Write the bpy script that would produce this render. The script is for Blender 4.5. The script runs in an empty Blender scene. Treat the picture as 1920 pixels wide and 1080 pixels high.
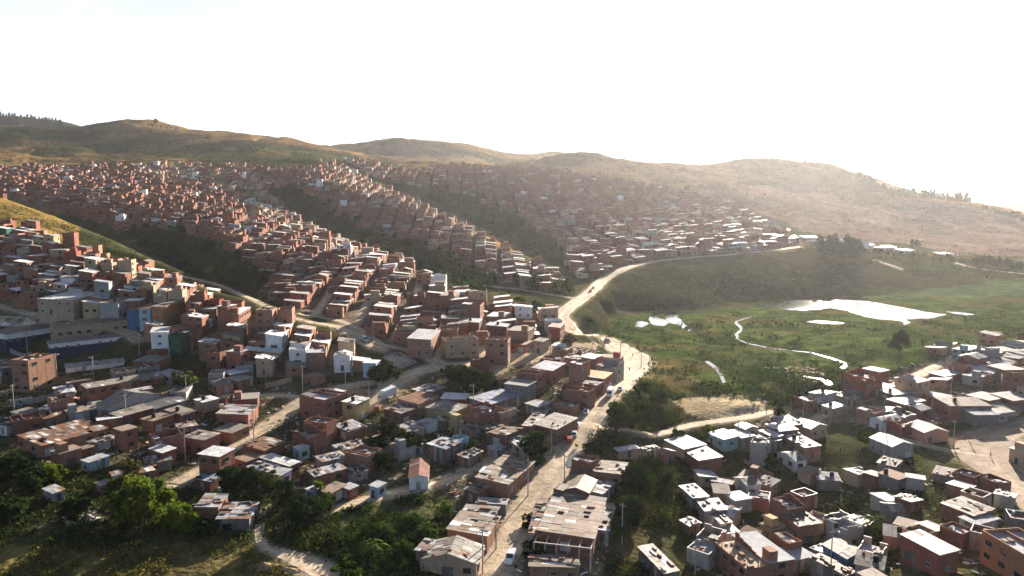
import bpy, bmesh, math, random
import numpy as np
from mathutils import Vector, Matrix

S = bpy.context.scene
COL = S.collection
R = math.radians
rnd = random.Random(7)

# ------------------------------------------------------------------ camera, sky, sun, exposure
F = 1371.0                       # focal length in pixels of a 1920 px wide frame
PITCH = math.atan(170 / F)
cd = bpy.data.cameras.new("camera"); cam = bpy.data.objects.new("camera", cd); COL.objects.link(cam)
cd.sensor_width = 36.0; cd.lens = 36.0 * F / 1920
cd.clip_start = 1.0; cd.clip_end = 60000.0
cam.location = (0, 0, 0); cam.rotation_euler = (R(90) - PITCH, 0, 0)
S.camera = cam
SUN_AZ, SUN_EL = R(24), R(14.5)     # to the right of the view direction, above the horizon
w = bpy.data.worlds.new("World"); S.world = w; w.use_nodes = True
nt = w.node_tree; N = nt.nodes; L = nt.links
N.clear()
out = N.new('ShaderNodeOutputWorld'); bg = N.new('ShaderNodeBackground')
sky = N.new('ShaderNodeTexSky'); sky.sky_type = 'NISHITA'; sky.sun_disc = False
sky.sun_elevation = SUN_EL; sky.sun_rotation = SUN_AZ; sky.altitude = 2600
sky.air_density = 0.6; sky.dust_density = 1.2; sky.ozone_density = 1.0
# thin bright cloud veil in the sky
tc = N.new('ShaderNodeTexCoord'); mp = N.new('ShaderNodeMapping'); mp.inputs['Scale'].default_value = (1.2, 1.2, 4.0)
no = N.new('ShaderNodeTexNoise'); no.inputs['Scale'].default_value = 1.6; no.inputs['Detail'].default_value = 6
rp = N.new('ShaderNodeValToRGB'); rp.color_ramp.elements[0].position = 0.36; rp.color_ramp.elements[1].position = 0.62
rp.color_ramp.elements[0].color = (0.45, 0.45, 0.45, 1); rp.color_ramp.elements[1].color = (0.9, 0.9, 0.9, 1)
mx = N.new('ShaderNodeMixRGB'); mx.inputs['Color2'].default_value = (5.9, 6.0, 6.2, 1)
# the veil is thick on the sun's side of the sky and thins out behind the viewer
sp = N.new('ShaderNodeSeparateXYZ'); mr = N.new('ShaderNodeMapRange')
mr.inputs['From Min'].default_value = 0.64; mr.inputs['From Max'].default_value = 0.8
mr.inputs['To Min'].default_value = 0.08; mr.inputs['To Max'].default_value = 1.0
mu = N.new('ShaderNodeMath'); mu.operation = 'MULTIPLY'
L.new(tc.outputs['Generated'], mp.inputs['Vector']); L.new(mp.outputs['Vector'], no.inputs['Vector'])
L.new(no.outputs['Fac'], rp.inputs['Fac']); L.new(tc.outputs['Generated'], sp.inputs['Vector'])
L.new(sp.outputs['Y'], mr.inputs['Value']); L.new(mr.outputs['Result'], mu.inputs[0]); L.new(rp.outputs['Color'], mu.inputs[1])
L.new(mu.outputs[0], mx.inputs['Fac']); L.new(sky.outputs['Color'], mx.inputs['Color1'])
L.new(mx.outputs['Color'], bg.inputs['Color']); bg.inputs['Strength'].default_value = 0.05
L.new(bg.outputs['Background'], out.inputs['Surface'])
sl = bpy.data.lights.new("sun", 'SUN'); sl.energy = 5.0; sl.angle = R(0.53); sl.color = (1.0, 0.9, 0.77)
sun = bpy.data.objects.new("sun", sl); COL.objects.link(sun)
sdir = Vector((math.sin(SUN_AZ) * math.cos(SUN_EL), math.cos(SUN_AZ) * math.cos(SUN_EL), math.sin(SUN_EL)))
sun.rotation_euler = sdir.to_track_quat('Z', 'Y').to_euler(); sun.location = sdir * 300
S.view_settings.view_transform = 'Standard'; S.view_settings.look = 'None'
S.view_settings.exposure = 2.1; S.view_settings.gamma = 1.0
S.render.engine = 'CYCLES'
S.cycles.use_denoising = True
S.cycles.max_bounces = 6; S.cycles.diffuse_bounces = 2; S.cycles.glossy_bounces = 3; S.cycles.volume_bounces = 0
S.cycles.transparent_max_bounces = 6
S.cycles.sample_clamp_indirect = 4.0

# ------------------------------------------------------------------ picture <-> ground
CP, SP_ = math.cos(PITCH), math.sin(PITCH)
def ray(u, v):
    """(x/y, z/y) of the view ray through a point of the 1920 x 1080 frame."""
    x = (u - 960) / F; y = (540 - v) / F
    dy = CP + y * SP_
    return x / dy, (-SP_ + y * CP) / dy
def project(X, Y, Z):
    yc = Z * CP + Y * SP_; zc = Y * CP - Z * SP_
    return 960 + F * X / zc, 540 - F * yc / zc

def hashn(ix, iy, seed):
    h = (ix.astype(np.int64) * 374761393 + iy.astype(np.int64) * 668265263 + seed * 1442695041) & 0x7fffffff
    h = (h ^ (h >> 13)) * 1274126177 & 0x7fffffff
    return ((h ^ (h >> 16)) & 0xffff) / 65535.0
def vnoise(x, y, seed=0):
    x = np.asarray(x, float); y = np.asarray(y, float)
    ix = np.floor(x); iy = np.floor(y); fx = x - ix; fy = y - iy
    fx = fx * fx * (3 - 2 * fx); fy = fy * fy * (3 - 2 * fy)
    a = hashn(ix, iy, seed); b = hashn(ix + 1, iy, seed); c = hashn(ix, iy + 1, seed); d = hashn(ix + 1, iy + 1, seed)
    return (a * (1 - fx) + b * fx) * (1 - fy) + (c * (1 - fx) + d * fx) * fy
def fbm(x, y, octv=4, seed=0):
    t = 0; amp = 1; tot = 0
    for k in range(octv):
        t = t + amp * vnoise(x * 2 ** k + 17.3 * k, y * 2 ** k - 9.1 * k, seed + k); tot += amp; amp *= 0.5
    return t / tot
def inpoly(px, py, poly):
    px = np.asarray(px, float); py = np.asarray(py, float)
    r = np.zeros(px.shape, bool); n = len(poly); j = n - 1
    for i in range(n):
        xi, yi = poly[i]; xj, yj = poly[j]
        if yi != yj:
            c = ((yi > py) != (yj > py)) & (px < (xj - xi) * (py - yi) / (yj - yi) + xi)
            r ^= c
        j = i
    return r

# ------------------------------------------------------------------ the lie of the land
# columns of (frame x): (frame y, distance) from near to far; ('z', height, distance) for what a ridge hides
COLS = {
-260: [(1080,150),(880,195),(740,245),(600,320),(480,420),(385,560),('z',-15,720),(355,860),(320,1080),(255,1850),(215,2750),('z',200,3200)],
0: [(1080,'z',-70),(980,'z',-69.5),(880,'z',-68),(800,'z',-66),(740,'z',-63.5),(690,268),(640,295),(580,325),(500,390),(455,435),(358,850),(330,1050),(315,1180),(270,1650),(240,2000),('z',150,2350),(221,2750),('z',240,3200)],
200: [(1080,'z',-71),(980,'z',-70),(880,'z',-68),(800,'z',-66),(740,'z',-63.5),(690,262),(650,285),(600,300),(550,330),(515,360),(418,640),(400,700),(350,900),(318,1180),(270,1680),(235,2050),('z',150,2500),('z',230,3200)],
400: [(1080,'z',-72),(980,'z',-71),(900,'z',-69.5),(850,'z',-68.5),(800,'z',-67),(750,'z',-65),(700,258),(650,280),(600,305),(548,425),(520,450),(480,500),(440,580),(400,720),(350,950),(310,1180),(290,1420),(252,2000),('z',130,2450),('z',130,3200)],
600: [(1080,'z',-72.5),(980,'z',-71.5),(900,'z',-70),(850,'z',-69),(800,'z',-67.5),(750,'z',-65.5),(715,250),(680,268),(640,288),(588,327),(573,345),(540,390),(500,450),(460,560),(420,735),(385,810),(350,900),(310,1100),(298,1250),(280,1650),('z',90,2350),('z',90,3200)],
800: [(1080,'z',-74),(980,'z',-73),(900,'z',-71.5),(850,'z',-70),(800,'z',-68.5),(750,'z',-66.5),(700,'z',-63),(660,285),(620,312),(580,350),(545,405),(500,575),(470,625),(440,690),(410,770),(384,950),(350,1050),(320,1200),(300,1500),(262,2150),('z',110,2650),('z',90,3200)],
960: [(1080,'z',-75),(1000,'z',-74),(940,'z',-72.8),(900,'z',-71.8),(850,'z',-70.2),(800,'z',-68.6),(750,'z',-66.5),(700,'z',-63.8),(660,290),(620,325),(590,358),(546,450),(520,500),(495,560),(460,720),(420,820),(380,920),(350,1050),(325,1250),(310,1500),(288,2250),('z',85,2700),('z',70,3200)],
1100: [(1080,'z',-77),(1000,'z',-75.5),(900,'z',-73),(850,'z',-71.5),(800,'z',-69.5),(750,'z',-67),(700,'z',-64.5),(650,308),(620,335),(592,372),(545,450),(520,510),(490,580),(460,660),(420,780),(380,950),(350,1100),(325,1250),(310,1400),(287,1700),('z',75,2150),('z',60,2900)],
1250: [(1080,'z',-80),(1000,'z',-79),(900,'z',-76.5),(850,'z',-75.5),(820,'z',-74.5),(780,'z',-72.2),(740,'z',-71.3),(700,'z',-71),(660,'z',-71),(620,'z',-71),(598,'z',-71),(580,448),(550,484),(520,528),(488,585),(450,710),(420,850),(380,1000),(350,1150),(330,1300),(304,1600),('z',50,2050),('z',40,2900)],
1400: [(1080,150),(1000,168),(930,188),(870,208),(830,'z',-74.5),(800,'z',-73),(770,'z',-71.5),(740,'z',-71),(700,'z',-71),(660,'z',-71),(620,'z',-71),(590,'z',-71),(574,'z',-71),(558,490),(530,522),(500,560),(474,600),(450,730),(420,900),(380,1080),(350,1200),(325,1400),(301,1600),('z',50,2050),('z',40,2900)],
1550: [(1080,150),(1000,170),(930,190),(870,208),(830,222),(800,238),(760,258),(720,'z',-72.2),(680,'z',-71),(640,'z',-71),(600,'z',-71),(580,'z',-71),(565,'z',-71),(548,510),(525,548),(500,595),(470,660),(450,800),(420,960),(380,1150),(350,1350),(309,1550),('z',40,2000),('z',20,2900)],
1700: [(1080,140),(1000,160),(930,180),(870,205),(800,238),(760,258),(720,282),(680,'z',-71),(640,'z',-71),(600,'z',-71),(580,'z',-71),(555,520),(520,580),(500,620),(480,680),(450,860),(420,1020),(390,1180),(364,1300),('z',-25,1700),('z',-40,2900)],
1920: [(1080,135),(1000,155),(930,180),(870,205),(820,225),(780,245),(740,268),(700,295),(660,330),(620,'z',-71),(580,'z',-70.5),(550,'z',-70),(520,620),(490,740),(460,900),(430,1050),(408,1180),('z',-62,1600),('z',-60,2900)],
2200: [(1080,128),(1000,150),(900,190),(800,235),(720,282),(660,330),(600,'z',-70),(550,560),(500,720),(460,900),(425,1100),('z',-62,1600),('z',-60,2900)],
}
RIDGES = [
 # crest of the sunlit spur and the gully behind it
 [(-160,395,520),(0,425,470),(100,452,430),(200,485,395),(300,515,362),(400,552,330),(500,588,312),(570,606,300),(640,650,283),(690,685,266)],
 [(200,'z',-42,470),(300,'z',-50,425),(400,'z',-56,392),(480,'z',-55,368)],
 # grassy knoll above it and its far side
 [(-160,362,600),(0,372,580),(100,405,560),(180,437,535),(260,476,500),(330,507,452)],
 [(-160,'z',-18,720),(0,'z',-24,720),(100,'z',-30,690),(200,'z',-36,640),(300,'z',-46,560),(380,'z',-54,470)],
 # second spur, its gully
 [(280,312,1180),(440,324,1080),(475,372,900),(530,402,800),(600,438,650),(680,470,560),(760,500,480),(830,535,420),(880,556,395),(960,574,380),(1030,598,358)],
 [(560,'z',-3,870),(640,'z',-30,760),(720,'z',-46,650),(800,'z',-58,560),(860,'z',-61,500),(920,'z',-60,460)],
 # third spur, its gully
 [(610,308,1150),(700,345,1000),(760,374,880),(830,407,790),(900,440,700),(960,476,610),(1020,498,560),(1080,528,500)],
 [(800,'z',-14,960),(860,'z',-30,870),(930,'z',-45,760),(1000,'z',-55,670),(1060,'z',-58,600)],
 # skyline hills, one behind the other
 [(-140,212,2750),(0,219,2750),(60,224,2720),(130,235,2690)],
 [(-100,238,1960),(140,239,2000),(200,233,2050),(270,232,2050),(330,239,2000),(400,248,1950),(470,257,1900),(560,264,1830),(630,273,1740),(700,297,1600)],
 [(0,'z',150,2350),(300,'z',145,2400),(500,'z',110,2250),(640,'z',78,2000)],
 [(600,271,2350),(680,262,2300),(740,255,2260),(800,261,2260),(870,265,2280),(920,280,2320),(960,290,2380),(1040,286,2450)],
 [(640,'z',95,2750),(800,'z',100,2750),(1000,'z',60,2900)],
 [(1000,304,1600),(1060,291,1560),(1110,282,1530),(1150,287,1540),(1220,299,1560),(1320,308,1580)],
 [(980,'z',52,1800),(1110,'z',62,1750),(1220,'z',56,1750)],
 [(1350,304,1600),(1420,298,1560),(1480,301,1530),(1560,316,1480),(1620,332,1420),(1700,361,1330),(1760,373,1280),(1830,386,1240),(1900,401,1200)],
]
pts = []
def addpt(u, rec):
    if rec[0] == 'z':
        z, Y = rec[1], rec[2]
        pts.append(((u - 960) / F, math.log(Y), z / Y))
    elif len(rec) == 3:                         # (v, 'z', z): the distance follows from the height
        t, e = ray(u, rec[0]); pts.append((t, math.log(rec[2] / e), e))
    else:
        t, e = ray(u, rec[0]); pts.append((t, math.log(rec[1]), e))
for line in RIDGES:
    for a, b in zip(line, line[1:]):
        n = max(1, int(abs(b[0] - a[0]) / 35))
        for k in range(n + (b is line[-1])):
            q = k / n; u = a[0] + (b[0] - a[0]) * q
            if a[1] == 'z':
                Y = math.exp(math.log(a[3]) * (1 - q) + math.log(b[3]) * q); addpt(u, ('z', a[2] + (b[2] - a[2]) * q, Y))
            else:
                Y = math.exp(math.log(a[2]) * (1 - q) + math.log(b[2]) * q); addpt(u, (a[1] + (b[1] - a[1]) * q, Y))
for u, c in COLS.items():
    for rec in c: addpt(u, rec)
keep = []
for p in pts:
    if all((p[0] - k[0]) ** 2 + ((p[1] - k[1]) * 0.75) ** 2 > 0.03 ** 2 for k in keep): keep.append(p)
pts = np.array(keep)
# the land to either side of what the columns cover, and near the viewer
ext = []
for t in (-1.5, -1.1, 1.3, 1.7):
    for Y, zl, zr in ((70,-60,-70),(150,-62,-70),(300,-45,-70),(600,-10,-68),(1000,40,-60),(1500,110,-50),(3200,190,-50)):
        ext.append((t, math.log(Y), (zl if t < 0 else zr) / Y))
for t in (-0.7, -0.35, 0, 0.35, 0.7):
    ext.append((t, math.log(62), -86 / 62.0)); ext.append((t, math.log(100), -84 / 100.0 + 0.08 * abs(t)))
pts = np.vstack([pts, np.array(ext)])
SC = 0.75
P = np.stack([pts[:, 0], pts[:, 1] * SC], 1); CC = 0.02
def kern(a, b):
    d2 = (a[:, None, 0] - b[None, :, 0]) ** 2 + (a[:, None, 1] - b[None, :, 1]) ** 2
    return np.sqrt(d2 + CC * CC)
n = len(P); A = np.zeros((n + 3, n + 3)); A[:n, :n] = -kern(P, P) - np.eye(n) * 0.0008
A[:n, n] = 1; A[:n, n + 1:] = P; A[n, :n] = 1; A[n + 1:, :n] = P.T
W = np.linalg.solve(A, np.concatenate([pts[:, 2], np.zeros(3)]))
TH = np.concatenate([np.linspace(-1.5, -0.76, 60)[:-1], np.linspace(-0.76, 0.76, 560), np.linspace(0.76, 1.7, 70)[1:]])
SS = np.linspace(math.log(62), math.log(3250), 510)
YY = np.exp(SS)
GT, GS = np.meshgrid(TH, SS)                    # rows: distance, columns: bearing
q = np.stack([GT.ravel(), GS.ravel() * SC], 1)
E = np.concatenate([-kern(c, P) @ W[:n] + W[n] + c @ W[n + 1:] for c in np.array_split(q, 60)]).reshape(GT.shape)
GY = np.exp(GS); GX = GT * GY; GZ = E * GY
GU, GV = project(GX, GY, GZ)
# wetland floor is level
WET = [(1210,720),(1150,655),(1090,615),(1120,598),(1200,590),(1330,585),(1420,572),(1530,562),(1640,563),(1760,560),(1960,548),(1960,640),(1700,690),(1560,740),(1440,765),(1330,750)]
wetm = inpoly(GU, GV, WET) & (GY > 270) & (GY < 640)
wets = wetm.astype(float)
for _ in range(10):
    wets[1:-1, :] = (wets[:-2, :] + wets[1:-1, :] + wets[2:, :]) / 3; wets[:, 1:-1] = (wets[:, :-2] + wets[:, 1:-1] + wets[:, 2:]) / 3
# roughness of the ground
rough = (fbm(GX / 60, GY / 60, 4, 3) - 0.5) * np.clip(GY / 1000 * 6, 1.2, 8) + (fbm(GX / 6, GY / 6, 3, 11) - 0.5) * np.clip(GY / 400, .6, 1.6)
rough = rough + (fbm(GX / 260, GY / 260, 3, 29) - 0.5) * np.clip((GY - 1050) / 300, 0, 1) * 26
gul = np.abs(fbm(GX / 130, GY / 130, 4, 23) - 0.5)          # erosion gullies on the bare hills
rough = rough - np.clip(0.10 - gul, 0, 1) * np.clip((GY - 700) / 600, 0, 1) * 45
GZ = GZ + np.where(wetm, 0.25, 1.0) * rough
EG = GZ / GY

def grid_at(X, Y, arr):
    X = np.asarray(X, float); Y = np.asarray(Y, float)
    t = X / Y; s = np.log(np.maximum(Y, 62.01))
    i = np.clip((s - SS[0]) / (SS[1] - SS[0]), 0, len(SS) - 1.001); i0 = i.astype(int); fi = i - i0
    j0 = np.clip(np.searchsorted(TH, t) - 1, 0, len(TH) - 2); fj = np.clip((t - TH[j0]) / (TH[j0 + 1] - TH[j0]), 0, 1)
    return (arr[i0, j0] * (1 - fj) + arr[i0, j0 + 1] * fj) * (1 - fi) + (arr[i0 + 1, j0] * (1 - fj) + arr[i0 + 1, j0 + 1] * fj) * fi
def ground(X, Y):
    return grid_at(X, Y, GZ)
def hit(u, v):
    """first point of the ground seen through the frame point (u, v)"""
    t, e = ray(u, v)
    j0 = int(np.clip(np.searchsorted(TH, t) - 1, 0, len(TH) - 2)); fj = (t - TH[j0]) / (TH[j0 + 1] - TH[j0])
    col = (GZ[:, j0] * (1 - fj) + GZ[:, j0 + 1] * fj) / YY
    k = np.argmax(col >= e)
    if col[k] < e: return None
    if k == 0: Y = YY[0]
    else:
        a = (e - col[k - 1]) / (col[k] - col[k - 1] + 1e-9); Y = math.exp(SS[k - 1] + a * (SS[k] - SS[k - 1]))
    return np.array([t * Y, Y, e * Y])
def hits(U, V):
    """hit() for many frame points at once: x, y, z arrays, nan where the sky is"""
    U = np.asarray(U, float); V = np.asarray(V, float); X = np.full(U.shape, np.nan); Yo = X.copy(); Zo = X.copy()
    for c in np.array_split(np.arange(len(U)), max(1, len(U) // 4000)):
        t, e = ray(U[c], V[c]); j0 = np.clip(np.searchsorted(TH, t) - 1, 0, len(TH) - 2); fj = (t - TH[j0]) / (TH[j0 + 1] - TH[j0])
        col = (GZ[:, j0] * (1 - fj) + GZ[:, j0 + 1] * fj) / YY[:, None]; k = np.argmax(col >= e, axis=0); ar = np.arange(len(c))
        ok = (col[k, ar] >= e) & (k > 0); k1 = np.maximum(k, 1); a = (e - col[k1 - 1, ar]) / (col[k1, ar] - col[k1 - 1, ar] + 1e-9)
        Y = np.exp(SS[k1 - 1] + a * (SS[1] - SS[0])); X[c] = np.where(ok, t * Y, np.nan); Yo[c] = np.where(ok, Y, np.nan); Zo[c] = np.where(ok, e * Y, np.nan)
    return X, Yo, Zo
VIS = np.maximum.accumulate(EG, axis=0)          # what is in sight from the camera
def visible(X, Y, Z):
    return Z / Y >= grid_at(X, Y, VIS) - 0.004
# ------------------------------------------------------------------ helpers: meshes and materials
class MB:
    def __init__(s): s.v = []; s.f = []; s.c = []; s.m = []
    def quad(s, pts4, c, m=0):
        i = len(s.v); s.v.extend(pts4); s.f.append(tuple(range(i, i + len(pts4)))); s.c.append(c); s.m.append(m)
    def box(s, x0, y0, z0, x1, y1, z1, c, m=0, top=None, bottom=False):
        i = len(s.v)
        s.v += [(x0,y0,z0),(x1,y0,z0),(x1,y1,z0),(x0,y1,z0),(x0,y0,z1),(x1,y0,z1),(x1,y1,z1),(x0,y1,z1)]
        fs = [(i,i+1,i+5,i+4),(i+1,i+2,i+6,i+5),(i+2,i+3,i+7,i+6),(i+3,i,i+4,i+7),(i+4,i+5,i+6,i+7)]
        cs = [c, c, c, c, top or c]
        if bottom: fs.append((i+3,i+2,i+1,i)); cs.append(c)
        s.f += fs; s.c += cs; s.m += [m] * len(fs)
    def tube(s, a, b, r0, r1, c, n=6, m=0):
        a = Vector(a); b = Vector(b); d = (b - a).normalized()
        u = d.orthogonal().normalized(); w_ = d.cross(u); i = len(s.v)
        for p, r in ((a, r0), (b, r1)):
            for k in range(n):
                t = 2 * math.pi * k / n; s.v.append(tuple(p + (u * math.cos(t) + w_ * math.sin(t)) * r))
        for k in range(n):
            s.f.append((i + k, i + (k + 1) % n, i + n + (k + 1) % n, i + n + k)); s.c.append(c); s.m.append(m)
        s.f.append(tuple(i + n + k for k in range(n))); s.c.append(c); s.m.append(m)
    def mesh(s, name, mats):
        me = bpy.data.meshes.new(name); me.from_pydata(s.v, [], s.f)
        at = me.attributes.new("Col", 'FLOAT_COLOR', 'CORNER')
        cc = np.repeat(np.array([tuple(c)[:3] + (1.0,) for c in s.c], np.float32), [len(f) for f in s.f], axis=0)
        at.data.foreach_set("color", cc.ravel())
        for m in (mats if isinstance(mats, (list, tuple)) else [mats]): me.materials.append(m)
        if any(s.m): me.polygons.foreach_set("material_index", s.m)
        me.update(); return me
    def build(s, name, mats, parent=None):
        o = bpy.data.objects.new(name, s.mesh(name, mats)); COL.objects.link(o)
        if parent: o.parent = parent
        return o
def tag(o, label=None, cat=None, group=None, kind=None):
    if label: o['label'] = label
    if cat: o['category'] = cat
    if group: o['group'] = group
    if kind: o['kind'] = kind
    return o
def empty(name, loc, rz=0):
    o = bpy.data.objects.new(name, None); COL.objects.link(o); o.location = loc; o.rotation_euler = (0, 0, rz); o.empty_display_size = 0.5
    return o
def vary(c, a=0.12):
    k = 1 + rnd.uniform(-a, a); return tuple(min(0.95, max(0.004, x * k * (1 + rnd.uniform(-a, a) * 0.35))) for x in c)

def material(name, rough=0.9, noise=((0.5, 0.35),), metallic=0.0, spec=0.3, bump=None, streak=False, translucent=0.0, coord='Object'):
    """vertex colour x layered noise: (scale per metre, strength) pairs"""
    m = bpy.data.materials.new(name); m.use_nodes = True
    t = m.node_tree; n = t.nodes; l = t.links; b = n['Principled BSDF']
    at = n.new('ShaderNodeAttribute'); at.attribute_name = "Col"; col = at.outputs['Color']
    tcn = n.new('ShaderNodeTexCoord'); co = tcn.outputs[coord]
    for k, (sc, st) in enumerate(noise):
        nz = n.new('ShaderNodeTexNoise'); nz.inputs['Scale'].default_value = sc; nz.inputs['Detail'].default_value = 4; nz.inputs['Roughness'].default_value = 0.6
        if streak:
            mpn = n.new('ShaderNodeMapping'); mpn.inputs['Scale'].default_value = (1, 1, 0.25); l.new(co, mpn.inputs['Vector']); l.new(mpn.outputs[0], nz.inputs['Vector'])
        else: l.new(co, nz.inputs['Vector'])
        mrn = n.new('ShaderNodeMapRange'); mrn.inputs['From Min'].default_value = 0.3; mrn.inputs['From Max'].default_value = 0.7
        mrn.inputs['To Min'].default_value = 1 - st; mrn.inputs['To Max'].default_value = 1 + st
        l.new(nz.outputs['Fac'], mrn.inputs['Value'])
        mm = n.new('ShaderNodeVectorMath'); mm.operation = 'SCALE'; l.new(col, mm.inputs[0]); l.new(mrn.outputs[0], mm.inputs['Scale']); col = mm.outputs[0]
    l.new(col, b.inputs['Base Color']); b.inputs['Roughness'].default_value = rough; b.inputs['Metallic'].default_value = metallic
    b.inputs['Specular IOR Level'].default_value = spec
    if bump:
        kind, sc, dist = bump
        bn = n.new('ShaderNodeBump'); bn.inputs['Distance'].default_value = dist; bn.inputs['Strength'].default_value = 1.0
        if kind == 'wave':
            wv = n.new('ShaderNodeTexWave'); wv.inputs['Scale'].default_value = sc; wv.bands_direction = 'X'; l.new(co, wv.inputs['Vector']); l.new(wv.outputs['Fac'], bn.inputs['Height'])
        else:
            nb = n.new('ShaderNodeTexNoise'); nb.inputs['Scale'].default_value = sc; nb.inputs['Detail'].default_value = 5; l.new(co, nb.inputs['Vector']); l.new(nb.outputs['Fac'], bn.inputs['Height'])
        l.new(bn.outputs[0], b.inputs['Normal'])
    if translucent:
        tr = n.new('ShaderNodeBsdfTranslucent'); ms = n.new('ShaderNodeMixShader'); ms.inputs[0].default_value = translucent
        sc_ = n.new('ShaderNodeVectorMath'); sc_.operation = 'MULTIPLY'; sc_.inputs[1].default_value = (1.35, 1.55, 0.6); l.new(col, sc_.inputs[0])
        l.new(sc_.outputs[0], tr.inputs['Color']); l.new(b.outputs[0], ms.inputs[1]); l.new(tr.outputs[0], ms.inputs[2]); l.new(ms.outputs[0], n['Material Output'].inputs['Surface'])
    return m
M_GROUND = material("ground_soil", 1.0, ((0.02, .18), (0.15, .25), (0.9, .35)), spec=0.0, bump=('noise', 0.7, 0.5))
M_ROAD = material("packed_dirt", 0.92, ((0.08, .18), (0.45, .3), (2.0, .25)), spec=0.08, bump=('noise', 1.2, 0.12))
M_BRICK = material("brick_wall", 0.92, ((0.25, .16), (1.6, .26), (7, .2)), spec=0.05)
M_PLASTER = material("painted_plaster", 0.85, ((0.5, .14), (2.0, .14)), spec=0.25, streak=True)
M_CONC = material("bare_concrete", 0.9, ((0.6, .2), (3.0, .15)), spec=0.2)
M_TIN = material("metal_sheet_wall", 0.6, ((0.4, .25), (2.5, .25)), spec=0.4, streak=True)
M_ROOF = material("corrugated_sheet_roof", 0.55, ((0.35, .25), (1.6, .28), (6, .15)), spec=0.05, metallic=0.0, bump=('wave', 3.2, 0.05))
M_DARK = material("dark_glass", 0.15, ((1.0, .2),), spec=0.6)
M_PAINT = material("vehicle_paint", 0.3, ((0.8, .06),), spec=0.5)
M_RUBBER = material("tyre_rubber", 0.85, ((4, .15),), spec=0.2)
M_LEAF = material("leaf_foliage", 0.85, ((0.4, .25), (2, .2)), spec=0.0, translucent=0.16)
M_LEAF_SUN = material("sunlit_leaf_foliage", 0.85, ((0.4, .25), (2, .2)), spec=0.0, translucent=0.3)
M_BARK = material("tree_bark", 0.95, ((1.5, .25),), spec=0.1)
M_CLOTH = material("clothing_fabric", 0.9, ((3, .1),), spec=0.1)
M_WOOD = material("weathered_wood", 0.9, ((1, .25),), spec=0.15)
m = bpy.data.materials.new("still_water"); m.use_nodes = True; b = m.node_tree.nodes['Principled BSDF']
b.inputs['Base Color'].default_value = (0.03, 0.035, 0.025, 1); b.inputs['Roughness'].default_value = 0.06; b.inputs['Specular IOR Level'].default_value = 0.9; b.inputs['IOR'].default_value = 1.45
nb = m.node_tree.nodes.new('ShaderNodeTexNoise'); nb.inputs['Scale'].default_value = 0.5; bn = m.node_tree.nodes.new('ShaderNodeBump'); bn.inputs['Distance'].default_value = 0.004
tcn = m.node_tree.nodes.new('ShaderNodeTexCoord'); m.node_tree.links.new(tcn.outputs['Object'], nb.inputs['Vector']); m.node_tree.links.new(nb.outputs['Fac'], bn.inputs['Height']); m.node_tree.links.new(bn.outputs[0], b.inputs['Normal'])
M_WATER = m

# ------------------------------------------------------------------ ponds, roads: where they lie
WZ = -70.75
def on_plane(u, v, z):
    t, e = ray(u, v); Y = z / e; return (t * Y, Y)
PONDS = [
 ([(1403,570),(1440,572),(1470,566),(1500,563),(1590,562),(1625,564),(1680,574),(1730,584),(1778,590),(1752,596),(1700,598),(1708,607),(1698,610),(1690,602),(1655,599),(1622,594),(1585,582),(1560,577),(1530,581),(1500,583),(1470,579),(1440,577)], 'large white pond below the far dark bank of the marsh'),
 ([(1768,583),(1790,584),(1828,590),(1815,592),(1790,588)], 'thin sliver of water at the marsh edge'),
 ([(1191,605),(1203,601),(1220,607),(1206,614),(1196,612)], 'pale puddle'),
 ([(1218,592),(1232,587),(1240,597),(1254,602),(1246,612),(1225,610),(1220,602)], 'glaring puddle'),
 ([(1248,590),(1262,584),(1270,588),(1270,595),(1280,603),(1266,608),(1252,604)], 'glaring puddle'),
 ([(1272,606),(1283,604),(1287,611),(1280,616)], 'small pool'),
 ([(1290,620),(1300,616),(1297,622)], 'tiny pool'),
 ([(1205,586),(1260,583.5),(1312,584),(1312,586.5),(1262,588.5)], 'strip of water'),
 ([(1505,603),(1530,600),(1560,603),(1592,606),(1560,607),(1530,606)], 'shallow film of water'),
]
def ragged(poly, amp, step=2.5):
    o_ = []
    for (ax, ay), (bx, by) in zip(poly, poly[1:] + poly[:1]):
        l_ = math.hypot(bx - ax, by - ay); n_ = max(1, int(l_ / step))
        for k in range(n_):
            t = k / n_; x, y = ax + (bx - ax) * t, ay + (by - ay) * t; a = min(amp, l_ * .25)
            o_.append((x + (float(fbm(x / 5, y / 5, 3, 3)) - .5) * 2.4 * a, y + (float(fbm(x / 5, y / 5, 3, 8)) - .5) * 5 * a))
    return o_
POND_W = [ragged([on_plane(u, v, WZ) for u, v in p], 1.6) for p, _ in PONDS]
STREAMS = [[(1413,593),(1382,602),(1380,606),(1390,615),(1388,621),(1381,626),(1382,636),(1402,644),(1440,652),(1480,657),(1520,661),(1562,673),(1588,682),(1580,690)],
           [(1326,678),(1342,690),(1352,704),(1358,718)],[(1510,706),(1545,712),(1555,720)]]
STREAM_W = [[on_plane(u, v, WZ) for u, v in p] for p in STREAMS]
def seg_dist(X, Y, line):
    best = np.full(np.shape(X), 1e9); par = np.zeros(np.shape(X))
    for k, ((ax, ay), (bx, by)) in enumerate(zip(line, line[1:])):
        dx, dy = bx - ax, by - ay; l2 = dx * dx + dy * dy + 1e-9
        t = np.clip(((X - ax) * dx + (Y - ay) * dy) / l2, 0, 1)
        d = np.hypot(X - ax - t * dx, Y - ay - t * dy); nb_ = d < best
        best = np.where(nb_, d, best); par = np.where(nb_, k + t, par)
    return best, par
wn = fbm(GX / 9, GY / 9, 3, 5)
ww = np.clip((wets - 0.15) / 0.55, 0, 1); GZ = GZ * (1 - ww) + ww * (WZ + 0.12 + 0.4 * np.clip(wn - 0.35, 0, 1))
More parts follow.
